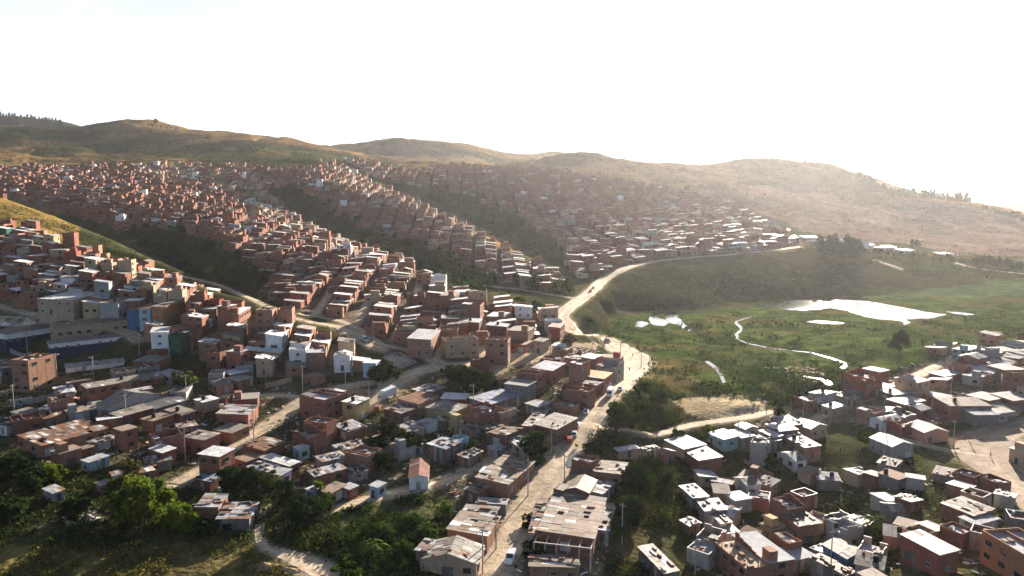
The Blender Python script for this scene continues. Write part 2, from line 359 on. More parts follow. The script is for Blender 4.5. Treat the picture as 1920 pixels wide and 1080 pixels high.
for pw in POND_W:
    xs = [p[0] for p in pw]; ys = [p[1] for p in pw]
    near = (GX > min(xs) - 16) & (GX < max(xs) + 16) & (GY > min(ys) - 16) & (GY < max(ys) + 16)
    d = seg_dist(GX[near], GY[near], pw + pw[:1])[0]
    GZ[near] = np.minimum(GZ[near], WZ + 0.14 + np.clip(d - 8, 0, 99) * .2)
for pw in POND_W: GZ = np.where(inpoly(GX, GY, pw), WZ - 0.6, GZ)
for sw in STREAM_W:
    xs = [p[0] for p in sw]; ys = [p[1] for p in sw]
    near = (GX > min(xs) - 5) & (GX < max(xs) + 5) & (GY > min(ys) - 5) & (GY < max(ys) + 5)
    d = np.full(GX.shape, 99.0); d[near] = seg_dist(GX[near], GY[near], sw)[0]
    GZ = np.where(d < 3.2, WZ - 0.15, np.where(d < 9, np.minimum(GZ, WZ + 0.1 + np.clip(d - 5, 0, 9) * .05), GZ))

ROADS = [ # name, label, metres either side, frame points
 ('road', 'wide pale dirt main road winding along the valley', [(900,1120,3.6),(925,1075,3.7),(950,1030,3.8),(975,980,4),(1010,920,4.4),(1048,868,5),(1083,815,6),(1115,765,6.5),(1150,722,6.5),(1182,694,7.5),(1190,672,7),(1165,655,7),(1120,638,6.5),(1080,618,5.5),(1052,598,4.6),(1062,580,4.5),(1090,562,4.5),(1110,545,4.5),(1130,527,4.5),(1160,508,4.5),(1210,493,4),(1280,484,3.5),(1360,478,3.2),(1440,470,3.2),(1500,463,3.2)]),
 ('road', 'narrow dirt lane climbing past the brick houses', [(330,908,2.4),(385,878,2.4),(440,840,2.6),(500,798,2.8),(545,768,2.8),(563,749,2.6),(600,738,2.8),(650,724,3),(700,716,3)]),
 ('road', 'dirt street from the truck yard to the plaza', [(690,768,2.4),(715,748,3.6),(740,718,4),(765,702,4),(800,690,4.5),(850,684,4),(910,680,4)]),
 ('path', 'pale track across the slope', [(420,742,2),(480,742,2),(540,741,2),(563,749,2)]),
 ('path', 'track past the grassy verge above the mud court', [(440,548,1.8),(490,568,1.8),(540,590,2),(580,602,2.2),(630,612,3),(665,630,3.6),(700,652,3),(720,658,2.4)]),
 ('path', 'footway along the foot of the terraced houses', [(560,588,1.6),(590,591,1.8),(640,603,2),(680,622,2),(715,648,2.2),(760,655,2.2),(805,672,2.6),(825,684,3)]),
 ('path', 'steep street between terraces', [(590,592,1.7),(605,570,1.7),(620,545,1.7),(630,520,1.7),(655,490,1.7)]),
 ('path', 'steep street between terraces', [(668,610,1.7),(685,575,1.7),(705,540,1.7),(720,515,1.7)]),
 ('path', 'steep street between terraces', [(738,640,1.7),(760,600,1.7),(780,560,1.7),(785,530,1.7)]),
 ('path', 'steep street between terraces', [(815,680,2.2),(820,640,2),(826,600,2),(832,575,2)]),
 ('path', 'steep street between terraces', [(906,672,2),(906,640,1.8),(904,600,1.8)]),
 ('path', 'school track', [(-10,571,2.4),(60,588,2.4),(130,598,2.4),(180,604,3.6),(235,618,3.4),(262,640,3)]),
 ('path', 'field track', [(-10,594,1.3),(60,596,1.3),(130,598,1.3)]),
 ('path', 'winding footpath through the scrub', [(500,950,1.6),(487,985,1.1),(486,1008,1.2),(500,1028,1.6),(540,1042,2.2),(580,1055,3),(640,1088,3.6)]),
 ('path', 'brown track below the shacks', [(600,966,1.6),(660,945,2),(720,930,2.2),(780,918,2.4),(840,900,2.4),(900,872,2.4),(950,850,2)]),
 ('road', 'broad churned dirt turning', [(1960,965,4),(1900,912,5),(1855,868,7),(1840,840,7),(1880,812,6),(1960,790,5)]),
 ('path', 'side track to the grey house', [(1840,850,3),(1790,846,2),(1730,834,1.8),(1690,822,1.8)]),
 ('road', 'lane through the marsh-side settlement', [(1500,800,1.5),(1560,772,2),(1630,742,2.6),(1690,718,2.4),(1750,690,2.4),(1800,664,2.4),(1835,648,2)]),
 ('path', 'sandy track along the marsh edge', [(1120,800,2),(1180,812,1.6),(1230,824,1.8),(1280,806,2.2),(1340,790,2.2),(1400,778,2.2),(1450,772,2)]),
 ('path', 'pale path crossing the gully floor', [(880,533,1.8),(960,541,1.8),(1030,551,1.8),(1090,562,2)]),
 ('path', 'pale path in the dark gully', [(330,515,1.6),(400,532,1.6),(440,548,1.6)]),
 ('path', 'hill track', [(1430,440,2.4),(1455,425,2.4),(1478,430,2.4),(1470,440,2.4),(1500,452,2.4)]),
 ('path', 'bank track', [(1640,487,2),(1690,505,2)]),
 ('path', 'valley track', [(1790,492,2.4),(1830,503,2.4),(1930,515,2.6)]),
 ('path', 'hill road', [(985,312,3),(1005,303,3),(1012,297,3)]),
 ('path', 'ridge road', [(455,395,2.6),(470,410,2.6),(455,425,2.2),(470,445,2),(480,470,2)]),
 ('path', 'cross street', [(1130,390,2.4),(1150,415,2.4),(1180,440,2.4),(1200,470,2.4)]),
 ('path', 'cross street', [(1005,365,2.4),(1030,380,2.4),(1045,390,2.2)]),
]
def smooth_line(p3, step=5.0):
    out_ = []
    for k in range(len(p3) - 1):
        p0 = p3[max(k - 1, 0)]; p1 = p3[k]; p2 = p3[k + 1]; p4 = p3[min(k + 2, len(p3) - 1)]
        nn = max(2, int(np.hypot(*(p2[:2] - p1[:2])) / step))
        for i in range(nn):
            t = i / nn
            out_.append(0.5 * ((2 * p1) + (-p0 + p2) * t + (2 * p0 - 5 * p1 + 4 * p2 - p4) * t * t + (-p0 + 3 * p1 - 3 * p2 + p4) * t ** 3))
    out_.append(p3[-1]); return np.array(out_)
ROADW = []
roadmask = np.zeros(GX.shape)
for name, lab, pp in ROADS:
    p3 = []
    for u, v, hw in pp:
        h_ = hit(u, min(v, 1118))
        if h_ is not None and (not p3 or np.hypot(*(h_[:2] - p3[-1][:2])) < 420): p3.append(np.array([h_[0], h_[1], h_[2], hw]))
    if len(p3) < 2: continue
    ln = smooth_line(p3)
    zz = ln[:, 2].copy()
    for _ in range(14): zz[1:-1] = (zz[:-2] + 2 * zz[1:-1] + zz[2:]) / 4
    ln[:, 2] = zz; ROADW.append((name, lab, ln))
    xs, ys = ln[:, 0], ln[:, 1]; hm = ln[:, 3].max() + 6
    near = (GX > xs.min() - hm) & (GX < xs.max() + hm) & (GY > ys.min() - hm) & (GY < ys.max() + hm)
    d, par = seg_dist(GX[near], GY[near], [tuple(p[:2]) for p in ln])
    i0 = np.clip(par.astype(int), 0, len(ln) - 2); fr = par - i0
    lz = zz[i0] * (1 - fr) + zz[i0 + 1] * fr; lw = ln[i0, 3] * (1 - fr) + ln[i0 + 1, 3] * fr
    bl = np.clip(1 - (d - lw - 0.5) / (2.5 + lw * 0.4), 0, 1)
    GZ[near] = GZ[near] * (1 - bl) + lz * bl
    roadmask[near] = np.maximum(roadmask[near], np.clip(1.4 - d / (lw + 0.4), 0, 1))
EG = GZ / GY
VIS = np.maximum.accumulate(EG, axis=0)
GU, GV = project(GX, GY, GZ)

# ------------------------------------------------------------------ what the ground is: its own colour, some shade painted in
jit = 9.0
JU = GU + (fbm(GX / (GY * .02), GS * 50, 3, 41) - .5) * 2 * jit; JV = GV + (fbm(GX / (GY * .02), GS * 50, 3, 47) - .5) * 1.2 * jit
C = np.zeros(GX.shape + (3,)); C[:] = (0.055, 0.055, 0.026)
def paint(poly, col, ymin=0, ymax=1e9, a=1.0):
    mk = inpoly(JU, JV, poly) & (GY > ymin) & (GY < ymax)
    C[mk] = C[mk] * (1 - a) + np.array(col) * a
far = GY > 620
hn = fbm(GX / 220, GY / 160, 4, 61); gold = np.clip((hn - 0.36) * 5, 0, 1)[..., None]
C[far] = (np.array((0.052, 0.056, 0.022)) * (1 - gold) + np.array((0.215, 0.13, 0.055)) * gold)[far]
TOWN = (0.13, 0.10, 0.075)
D_A = [(-40,428),(60,432),(110,462),(200,492),(300,525),(400,562),(500,600),(570,612),(640,655),(690,690),(640,700),(560,712),(430,700),(380,665),(300,655),(270,620),(240,600),(130,590),(60,575),(-40,565)]
D_B = [(-40,318),(280,312),(440,312),(510,318),(585,318),(580,345),(520,352),(505,368),(540,405),(600,440),(680,472),(760,502),(830,537),(870,558),(960,576),(1040,602),(1060,622),(1085,655),(1000,664),(905,672),(815,672),(735,648),(670,612),(590,592),(560,580),(495,560),(500,515),(440,470),(400,452),(330,430),(230,430),(150,405),(60,380),(-40,365)]
D_C = [(600,308),(640,312),(700,345),(760,374),(830,408),(900,441),(960,477),(1050,522),(1080,545),(1000,548),(960,540),(900,515),(830,478),(760,455),(700,440),(640,408),(590,375),(560,355),(570,330)]
D_D = [(640,300),(690,305),(760,322),(860,312),(1000,318),(1100,332),(1200,345),(1300,360),(1400,395),(1440,420),(1480,440),(1490,458),(1440,468),(1280,480),(1180,492),(1120,522),(1075,520),(1060,475),(1010,440),(960,400),(870,368),(800,352),(700,332)]
D_E = [(1330,835),(1400,800),(1460,780),(1520,760),(1580,738),(1640,705),(1690,690),(1760,660),(1830,640),(1960,632),(1960,790),(1880,785),(1700,800),(1640,800),(1560,790),(1500,840),(1440,850)]
D_F = [(-20,690),(140,700),(330,700),(560,720),(700,720),(830,690),(920,690),(1000,680),(1140,690),(1150,730),(1080,820),(1010,900),(930,1000),(900,1090),(790,1060),(860,940),(760,900),(600,930),(420,930),(330,870),(60,870),(-20,800)]
D_G = [(1050,870),(1170,870),(1150,1000),(1130,1090),(960,1090),(1000,980)]
for pg, lim in ((D_A, (200, 520)), (D_B, (290, 1300)), (D_C, (430, 1250)), (D_D, (480, 1700))): paint(pg, TOWN, *lim)
paint(D_E, (0.15, 0.115, 0.075)); paint(D_F, (0.085, 0.07, 0.045), a=0.75); paint(D_G, (0.16, 0.12, 0.08))
KNOLL = [(-50,360),(0,370),(100,402),(150,425),(140,450),(90,455),(40,432),(-50,425)]
paint(KNOLL, (0.19, 0.13, 0.045), 380, 640)
QUARRY = [(1290,340),(1400,350),(1500,345),(1560,365),(1640,395),(1700,372),(1800,382),(1860,398),(1960,425),(1960,480),(1800,478),(1680,455),(1580,450),(1500,430),(1420,400),(1330,380)]
paint(QUARRY, (0.19, 0.125, 0.095), 650)
paint([(1000,300),(1110,284),(1220,300),(1340,312),(1400,350),(1290,352),(1150,340),(1040,330)], (0.18, 0.12, 0.085), 900, a=0.7)
paint([(660,280),(740,268),(860,272),(930,300),(850,308),(740,300)], (0.19, 0.13, 0.085), 1200, a=0.6)
paint([(1090,560),(1200,500),(1500,470),(1620,500),(1560,540),(1400,560),(1250,580),(1120,595)], (0.042, 0.04, 0.022), 380, 760)  # scrub slope under the road, its shade painted in as darker ground
wg = fbm(GX / 25, GY / 18, 4, 71)[..., None]; wb = np.clip((wg - 0.50) * 8, 0, 1)
wet_c = np.array((0.052, 0.072, 0.021)) * (0.2 + 1.6 * fbm(GX / 7, GY / 5, 3, 77)[..., None]); wet_c = wet_c * (1 - wb) + np.array((0.095, 0.078, 0.03)) * wb
mk = inpoly(JU, JV, WET) & (GY > 260) & (GY < 640); C[mk] = wet_c[mk]
paint([(1590,560),(1800,535),(1960,520),(1960,550),(1800,560)], (0.085, 0.12, 0.05), 400, 700, a=.7)
paint([(1180,690),(1220,670),(1280,690),(1330,730),(1260,740),(1210,720)], (0.16, 0.115, 0.05), a=.8)
SAND = [(1262,750),(1330,747),(1385,738),(1425,742),(1440,765),(1400,782),(1330,788),(1285,775)]
paint(SAND, (0.46, 0.36, 0.22)); paint([(-20,596),(40,600),(85,602),(80,612),(30,618),(-20,612)], (0.40, 0.33, 0.26))
paint([(895,695),(940,668),(1000,652),(1060,642),(1130,640),(1130,650),(1060,672),(990,682),(940,698)], (0.42, 0.33, 0.22))
paint([(560,735),(640,722),(720,735),(760,700),(790,715),(720,770),(680,768),(640,745)], (0.25, 0.17, 0.105))
paint([(722,668),(745,664),(775,680),(745,692),(726,688)], (0.33, 0.27, 0.22))
paint([(1130,890),(1230,880),(1270,960),(1200,1090),(1120,1090),(1150,980)], (0.10, 0.075, 0.035), a=.6)
paint([(1790,820),(1960,770),(1960,960),(1880,900),(1820,870)], (0.22, 0.155, 0.10), a=.9)  # brown dirt of the turning, darkened to paint in its shade
paint([(-20,1020),(200,1030),(420,1010),(640,1060),(640,1100),(-20,1100)], (0.15, 0.115, 0.045), a=.75)
paint([(-60,195),(0,205),(150,225),(150,238),(60,236),(-60,236)], (0.02, 0.03, 0.018), 2350)
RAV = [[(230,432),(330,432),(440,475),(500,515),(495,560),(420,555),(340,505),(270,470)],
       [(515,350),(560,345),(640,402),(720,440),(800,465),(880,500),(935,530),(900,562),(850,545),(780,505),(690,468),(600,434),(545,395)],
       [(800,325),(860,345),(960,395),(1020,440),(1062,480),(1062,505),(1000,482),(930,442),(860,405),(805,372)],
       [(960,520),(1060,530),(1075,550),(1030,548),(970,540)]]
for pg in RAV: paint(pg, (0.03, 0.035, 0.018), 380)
nz_ = fbm(GX / 3.5, GY / 3.5, 3, 91)[..., None]; nz2 = fbm(GX / 30, GY / 30, 3, 95)[..., None]
C *= (0.65 + 0.7 * nz_) * np.clip(0.6 + 0.8 * nz2, .5, 1.5)
rm = np.clip(roadmask, 0, 1)[..., None]; C = C * (1 - rm) + np.array((0.42, 0.325, 0.22)) * rm * (0.85 + 0.3 * nz_)

nr, nc = GX.shape
me = bpy.data.meshes.new("ground"); ix = np.arange(nr * nc).reshape(nr, nc)
fc = np.stack([ix[:-1, :-1], ix[:-1, 1:], ix[1:, 1:], ix[1:, :-1]], -1).reshape(-1, 4)
me.vertices.add(nr * nc); me.vertices.foreach_set("co", np.stack([GX, GY, GZ], -1).astype(np.float32).ravel())
me.loops.add(fc.size); me.loops.foreach_set("vertex_index", fc.astype(np.int32).ravel())
me.polygons.add(len(fc)); me.polygons.foreach_set("loop_start", np.arange(0, fc.size, 4, dtype=np.int32))
me.update(calc_edges=True); me.polygons.foreach_set("use_smooth", np.ones(len(fc), bool))
at = me.attributes.new("Col", 'FLOAT_COLOR', 'POINT'); at.data.foreach_set("color", np.concatenate([np.clip(C, 0.004, 0.8), np.ones((nr, nc, 1))], -1).astype(np.float32).ravel())
me.materials.append(M_GROUND); g = bpy.data.objects.new("ground", me); COL.objects.link(g); tag(g, kind='structure')
# the plain beyond
mb = MB(); mb.quad([(-6500,-3500,-110),(6500,-3500,-110),(6500,6400,-110),(-6500,6400,-110)], (0.09, 0.09, 0.06)); tag(mb.build('terrain', M_GROUND), kind='structure')
# far blue mountains
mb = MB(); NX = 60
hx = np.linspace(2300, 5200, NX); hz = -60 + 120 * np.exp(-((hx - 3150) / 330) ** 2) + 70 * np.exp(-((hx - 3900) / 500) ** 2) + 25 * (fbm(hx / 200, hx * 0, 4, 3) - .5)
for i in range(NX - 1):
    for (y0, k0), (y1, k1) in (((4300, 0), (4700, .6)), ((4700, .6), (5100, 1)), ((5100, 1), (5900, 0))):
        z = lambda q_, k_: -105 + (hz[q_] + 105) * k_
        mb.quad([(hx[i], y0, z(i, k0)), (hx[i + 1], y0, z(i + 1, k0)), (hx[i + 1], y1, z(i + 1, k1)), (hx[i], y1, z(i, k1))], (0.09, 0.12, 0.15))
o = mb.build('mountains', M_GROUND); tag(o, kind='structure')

# roads as sheets on the ground
for name, lab, ln in ROADW:
    mb = MB(); n = len(ln)
    tx = np.gradient(ln[:, 0]); ty = np.gradient(ln[:, 1]); l_ = np.hypot(tx, ty) + 1e-9; nx, ny = -ty / l_, tx / l_
    base = np.array((0.29, 0.21, 0.145) if 'turning' in lab else (0.47, 0.365, 0.25))  # the turning is browner, with shade painted into its colour
    K = np.linspace(-1, 1, 9)
    vv = []
    for i in range(n):
        row = []
        for k in K:
            wob = ln[i, 3] * (1 + 0.25 * (vnoise(i * 0.7, k * 3 + 5, 9) - .5)) * k
            x = ln[i, 0] + nx[i] * wob; y = ln[i, 1] + ny[i] * wob
            row.append((x, y, float(ground(x, y)) + 0.07 + ln[i, 1] * 0.00025 - 0.1 * (abs(k) > .9)))
        vv.append(row)
    for i in range(n - 1):
        for k in range(8):
            rut = 0.82 if k in (2, 5) else (1.0 if k in (0, 7, 3, 4) else 0.92)
            c = base * rut * (0.8 + 0.4 * vnoise(i * 0.35, k * 0.8, 5)); c = c * (0.92 if k in (0, 7) else 1)
            mb.quad([vv[i][k], vv[i][k + 1], vv[i + 1][k + 1], vv[i + 1][k]][::-1], tuple(c))
    o = mb.build(name, M_ROAD); tag(o, kind='structure')
    o.data.polygons.foreach_set("use_smooth", [True] * len(o.data.polygons))
for (pp, lab), pw in zip(PONDS, POND_W):
    mb = MB(); mb.quad([(x, y, WZ) for x, y in pw][::-1], (0.03, .035, .03)); o = mb.build('water', M_WATER); tag(o, kind='structure')
    nn = o.data.polygons[0].normal
    if nn.z < 0: o.data.flip_normals()
pud = [(1060,870),(1066,858),(1074,850),(1088,846),(1089,855),(1080,866),(1074,876),(1065,878)]
mb = MB(); mb.quad([(p[0], p[1], p[2] + .2) for p in (hit(u, v) for u, v in pud)][::-1], (.03, .035, .03)); o = mb.build('water', M_WATER); tag(o, kind='structure')
if o.data.polygons[0].normal.z < 0: o.data.flip_normals()
for sw in STREAM_W:
    mb = MB(); hw0 = 1.0
    for (ax, ay), (bx, by) in zip(sw, sw[1:]):
        hw = hw0 * rnd.uniform(.6, 1.25); dx, dy = bx - ax, by - ay; l_ = math.hypot(dx, dy); px, py = -dy / l_ * hw, dx / l_ * hw; ex, ey = dx / l_ * .8, dy / l_ * .8
        mb.quad([(ax - px - ex, ay - py - ey, WZ + .04), (bx - px + ex, by - py + ey, WZ + .04), (bx + px + ex, by + py + ey, WZ + .04), (ax + px - ex, ay + py - ey, WZ + .04)], (0.03, .035, .03))
    o = mb.build('water', M_WATER); tag(o, kind='structure')
# ------------------------------------------------------------------ houses
BR = (0.235, 0.105, 0.07); BR2 = (0.275, 0.145, 0.095); BR3 = (0.19, 0.088, 0.064); BEI = (0.36, 0.26, 0.175); CON = (0.27, 0.25, 0.225)
WHI = (0.62, 0.60, 0.56); GRY = (0.27, 0.26, 0.24); DGR = (0.135, 0.13, 0.122); TUR = (0.24, 0.37, 0.36); BLU = (0.05, 0.125, 0.235); PBL = (0.29, 0.39, 0.45)
YEL = (0.33, 0.25, 0.115); PNK = (0.42, 0.2, 0.16); RED = (0.26, 0.075, 0.05); GRN = (0.035, 0.085, 0.055); ORA = (0.32, 0.15, 0.075); PUR = (0.16, 0.13, 0.24)
ZIN = (0.31, 0.31, 0.32); FIB = (0.225, 0.2, 0.175); RUS = (0.18, 0.095, 0.06); WRF = (0.52, 0.515, 0.51); WRF_LIT = (0.74, 0.72, 0.68); BLR = (0.27, 0.29, 0.35); DRF = (0.11, 0.105, 0.105); BRF = (0.215, 0.16, 0.12); RRF = (0.22, 0.095, 0.07); ORF = (0.42, 0.25, 0.09)  # one white is raised to paint sun glare on spur and crest roofs
CNAME = {BR: 'brick', BR2: 'brick', BR3: 'dark brick', BEI: 'beige', CON: 'bare concrete', WHI: 'white', GRY: 'grey', DGR: 'dark grey', TUR: 'turquoise', BLU: 'blue', PBL: 'pale blue', YEL: 'yellow', PNK: 'pink', RED: 'red', GRN: 'green', ORA: 'orange', PUR: 'purple',
         ZIN: 'zinc', FIB: 'grey brown', RUS: 'rusty', WRF: 'white', WRF_LIT: 'white', BLR: 'bluish', DRF: 'dark', BRF: 'tan', RRF: 'red', ORF: 'orange'}
def hit_h(u, v, h):
    """where a point h metres above the ground shows at (u, v)"""
    t, e = ray(u, min(v, 1400))
    Yc = YY[(YY > 75)]
    z = np.array([float(ground(t * y, y)) for y in Yc[::3]]) + h
    k = np.argmax(z >= e * Yc[::3])
    Y = Yc[::3][k]
    if k:
        y0 = Yc[::3][k - 1]; a0 = e * y0 - z[k - 1]; a1 = e * Y - z[k]; q_ = a0 / (a0 - a1 + 1e-9); Y = y0 + (Y - y0) * q_
    return np.array([t * Y, Y, e * Y])
OCC = []                       # circles already built on: x, y, r
def free(x, y, r, slack=0.8):
    for a, b_, c in OCC:
        if abs(a - x) < r + c and abs(b_ - y) < r + c and math.hypot(a - x, b_ - y) < (r + c) * slack: return False
    return True
HOUSES = []
def px_house(A, B, C, h, kind, wall, roof, rt, dmin=0, **kw):
    b = hit_h(B[0], B[1], h); z = b[2]
    def pl(p):
        t, e = ray(*p)
        if e > -0.02: return b
        Y = z / e; return np.array([t * Y, Y, z])
    a = pl(A); c = pl(C)
    bc = c - b; ba = a - b; lw = np.hypot(*bc[:2]); ld = np.hypot(*ba[:2])
    a1 = math.atan2(bc[1], bc[0]); a2 = math.atan2(ba[1], ba[0]) - math.pi / 2
    while a2 - a1 > math.pi: a2 -= 2 * math.pi
    while a2 - a1 < -math.pi: a2 += 2 * math.pi
    diff = max(-0.9, min(0.9, a2 - a1)); yaw = a1 + diff * ld / (ld + lw + 1e-6)
    wd = min(max(lw, 2.4, dmin), 34); dp = min(max(ld, 2.4), 30)
    ex = np.array((math.cos(yaw), math.sin(yaw))); ey = np.array((-math.sin(yaw), math.cos(yaw)))
    ctr = b[:2] + ex * wd / 2 + ey * dp / 2
    zc = np.mean([float(ground(*(ctr + ex * sx * wd / 2 + ey * sy * dp / 2))) for sx in (-1, 1) for sy in (-1, 1)])
    HOUSES.append(dict(x=ctr[0], y=ctr[1], z=max(z - h, float(zc) - .2), yaw=yaw, w=wd, d=dp, h=h, kind=kind, wall=wall, roof=roof, rt=rt, hand=True, **kw))
    n_ = max(1, int(round(max(wd, dp) / min(wd, dp))))
    for k in range(n_):
        q_ = (k + .5) / n_ - .5
        o_ = ex * wd * q_ if wd > dp else ey * dp * q_
        OCC.append((ctr[0] + o_[0], ctr[1] + o_[1], min(wd, dp) * 0.62))
H = px_house
# west side: school quarter and brick blocks
H((26,677),(52,680),(97,667),10,'brick',BR2,BRF,'para',st=4)
H((0,638),(12,645),(104,628),4,'plaster',WHI,BRF,'mono',band=(.035, .045, .075))
H((100,631),(104,637),(258,619),4.5,'brick',BEI,BRF,'mono')
H((92,656),(95,662),(237,645),3,'plaster',WHI,FIB,'mono',band=(.035, .045, .075))
H((120,686),(123,692),(233,681),1.6,'plaster',WHI,GRY,'mono')
H((82,573),(137,575),(181,560),6,'brick',BEI,WRF,'mono')
H((197,580),(222,582),(245,570),5,'plaster',GRY,FIB,'mono',tank=1)
H((240,588),(261,588),(266,583),5.5,'plaster',BLU,RRF,'mono')
H((262,587),(282,587),(300,577),6,'plaster',PBL,RRF,'mono')
H((284,588),(304,588),(347,575),6,'brick',ORA,FIB,'mono',st=2)
H((290,632),(315,627),(337,616),8.5,'plaster',WHI,WRF,'mono',st=3)
H((315,636),(340,640),(360,630),6,'plaster',GRN,RUS,'para')
H((342,630),(361,633),(372,627),5.5,'brick',BR,CON,'unf')
H((408,578),(427,579),(443,575),11,'brick',BR,WRF,'flat',st=4)
H((427,598),(448,598),(468,585),6,'brick',BR,WRF,'flat')
H((290,658),(296,662),(303,656),4,'brick',RED,RRF,'mono')
H((262,676),(292,681),(305,671),4,'brick',BR,FIB,'mono')
H((423,662),(451,663),(470,657),7,'brick',BR,ZIN,'flat',st=2)
H((0,676),(20,682),(27,678),4,'brick',BR,RUS,'mono')
H((390,665),(412,667),(423,661),6,'brick',BR,DRF,'para')
# west foreground
H((141,725),(164,729),(226,721),6,'brick',BR,FIB,'mono')
H((186,759),(206,766),(296,741),4,'plaster',GRY,FIB,'gy')
H((203,773),(225,784),(284,765),3,'brick',BR3,FIB,'mono')
H((274,753),(292,769),(340,752),2.6,'tin',DGR,DRF,'mono')
H((50,818),(79,837),(193,802),3.2,'brick',BR2,RUS,'mono',patch=.6)
H((26,772),(41,778),(69,770),3,'plaster',GRY,FIB,'mono')
H((3,797),(12,801),(57,786),2.5,'plaster',WHI,ZIN,'mono',patch=.4)
H((213,804),(230,809),(257,802),5.6,'brick',BR,BRF,'flat',st=2)
H((97,846),(112,852),(152,840),4,'brick',BR2,BRF,'flat',st=2)
H((150,838),(154,843),(175,838),2.2,'brick',BR3,BRF,'mono')
H((158,862),(167,867),(200,854),2.8,'tin',PBL,ZIN,'mono')
H((267,786),(286,790),(325,776),3.6,'brick',BR,BRF,'mono',tank=1)
H((278,842),(305,849),(331,842),4,'brick',BR,WRF,'mono')
H((262,861),(275,870),(322,864),2.5,'tin',DGR,DRF,'mono',patch=.4)
H((203,888),(215,897),(298,880),2.4,'tin',RUS,RUS,'mono',patch=.6)
H((168,828),(176,833),(216,820),2.2,'tin',GRY,ZIN,'mono',patch=.5)
H((85,915),(100,925),(118,918),2.6,'tin',GRY,ZIN,'mono')
H((180,905),(190,911),(206,906),2.4,'tin',RUS,FIB,'mono')
H((368,750),(381,755),(408,747),3.5,'plaster',BEI,WRF,'mono',tank=1)
H((424,748),(430,752),(452,747),2.5,'brick',BR,RUS,'unf')
H((403,783),(465,779),(495,762),4.2,'brick',BR,ZIN,'mono',patch=.45)
H((405,805),(435,813),(462,800),3,'brick',BR2,FIB,'mono')
H((350,818),(382,827),(405,815),4.3,'brick',BR,FIB,'mono',patch=.35)
H((371,852),(411,857),(440,844),6.2,'brick',BR,WRF,'mono')
H((455,838),(495,846),(535,830),3.1,'brick',BR,RUS,'mono',patch=.5)
H((440,860),(462,866),(492,854),2.7,'brick',BR2,BRF,'mono')
H((495,857),(543,875),(556,867),3,'brick',BR3,WRF,'mono')
H((470,873),(503,885),(520,874),2.6,'tin',GRY,ZIN,'mono',patch=.35)
H((503,887),(528,891),(546,881),3,'plaster',PUR,ZIN,'mono')
H((566,796),(612,800),(634,792),5.2,'brick',BR,CON,'para',st=2)
H((563,748),(610,757),(650,742),6,'brick',BR,ZIN,'para',st=2,tank=1)
H((643,755),(668,759),(690,748),5.6,'plaster',YEL,WRF,'mono',st=2,tank=1)
H((548,818),(590,828),(614,820),4.2,'brick',BR3,CON,'unf')
H((548,839),(562,844),(581,839),3,'plaster',TUR,WRF,'mono')
H((590,858),(605,866),(650,856),2.6,'tin',GRY,ZIN,'mono',patch=.3)
H((575,885),(590,893),(650,879),3,'brick',BR,ZIN,'mono',patch=.4)
H((366,897),(394,903),(412,893),2.6,'brick',BR3,BLR,'mono',patch=.4)
H((368,952),(409,951),(425,927),4.2,'brick',BR,ZIN,'mono',patch=.3)
H((407,975),(467,972),(482,942),3,'tin',DGR,ZIN,'mono',patch=.5)
H((577,916),(586,922),(604,913),2.6,'tin',TUR,ZIN,'mono')
H((608,918),(620,926),(640,908),2.6,'brick',BR2,BRF,'mono')
# middle, above the dark trees
H((748,751),(785,760),(820,746),4,'plaster',PNK,RUS,'mono',st=2)
H((720,768),(752,777),(786,767),3.6,'brick',BR3,FIB,'mono',patch=.6)
H((775,735),(800,742),(830,728),3,'brick',BR2,FIB,'mono',patch=.5)
H((827,748),(872,750),(877,739),3.6,'brick',RED,WRF,'flat')
H((808,763),(846,778),(868,764),4,'plaster',YEL,FIB,'mono')
H((902,748),(920,762),(954,740),4,'tin',DGR,BLR,'mono')
H((748,799),(760,804),(784,793),3,'tin',RUS,ZIN,'mono',patch=.3)
H((788,789),(802,796),(815,789),3,'plaster',WHI,ZIN,'mono')
H((762,806),(770,811),(791,802),3,'plaster',BEI,ZIN,'mono',patch=.3)
H((815,784),(826,790),(846,782),3,'tin',DGR,FIB,'mono',patch=.5)
H((848,790),(856,795),(864,790),3.4,'plaster',YEL,BRF,'flat')
H((808,834),(835,844),(856,829),4.2,'tin',DGR,BLR,'mono',patch=.25)
H((860,853),(877,859),(901,845),3,'tin',RUS,ZIN,'mono',patch=.4)
H((850,824),(862,830),(873,821),3,'tin',PBL,BLR,'para')
H((767,898),(803,896),(806,862),3.2,'plaster',WHI,RRF,'gx')
H((620,838),(640,845),(690,834),2.2,'tin',GRY,ZIN,'mono',patch=.6)
H((638,883),(655,889),(692,884),2.4,'tin',GRY,DRF,'mono',patch=.5)
H((643,912),(655,918),(668,910),2.6,'plaster',RED,ZIN,'mono')
H((698,910),(708,914),(720,905),3,'plaster',PBL,ZIN,'mono')
H((900,797),(915,805),(941,797),2.8,'tin',DGR,FIB,'mono',patch=.5)
H((915,837),(925,843),(946,838),2.6,'tin',GRY,ZIN,'mono')
H((900,886),(920,889),(928,878),2.4,'brick',BR2,WRF,'mono')
H((862,802),(880,808),(900,800),2.5,'tin',BEI,ZIN,'mono',patch=.6)
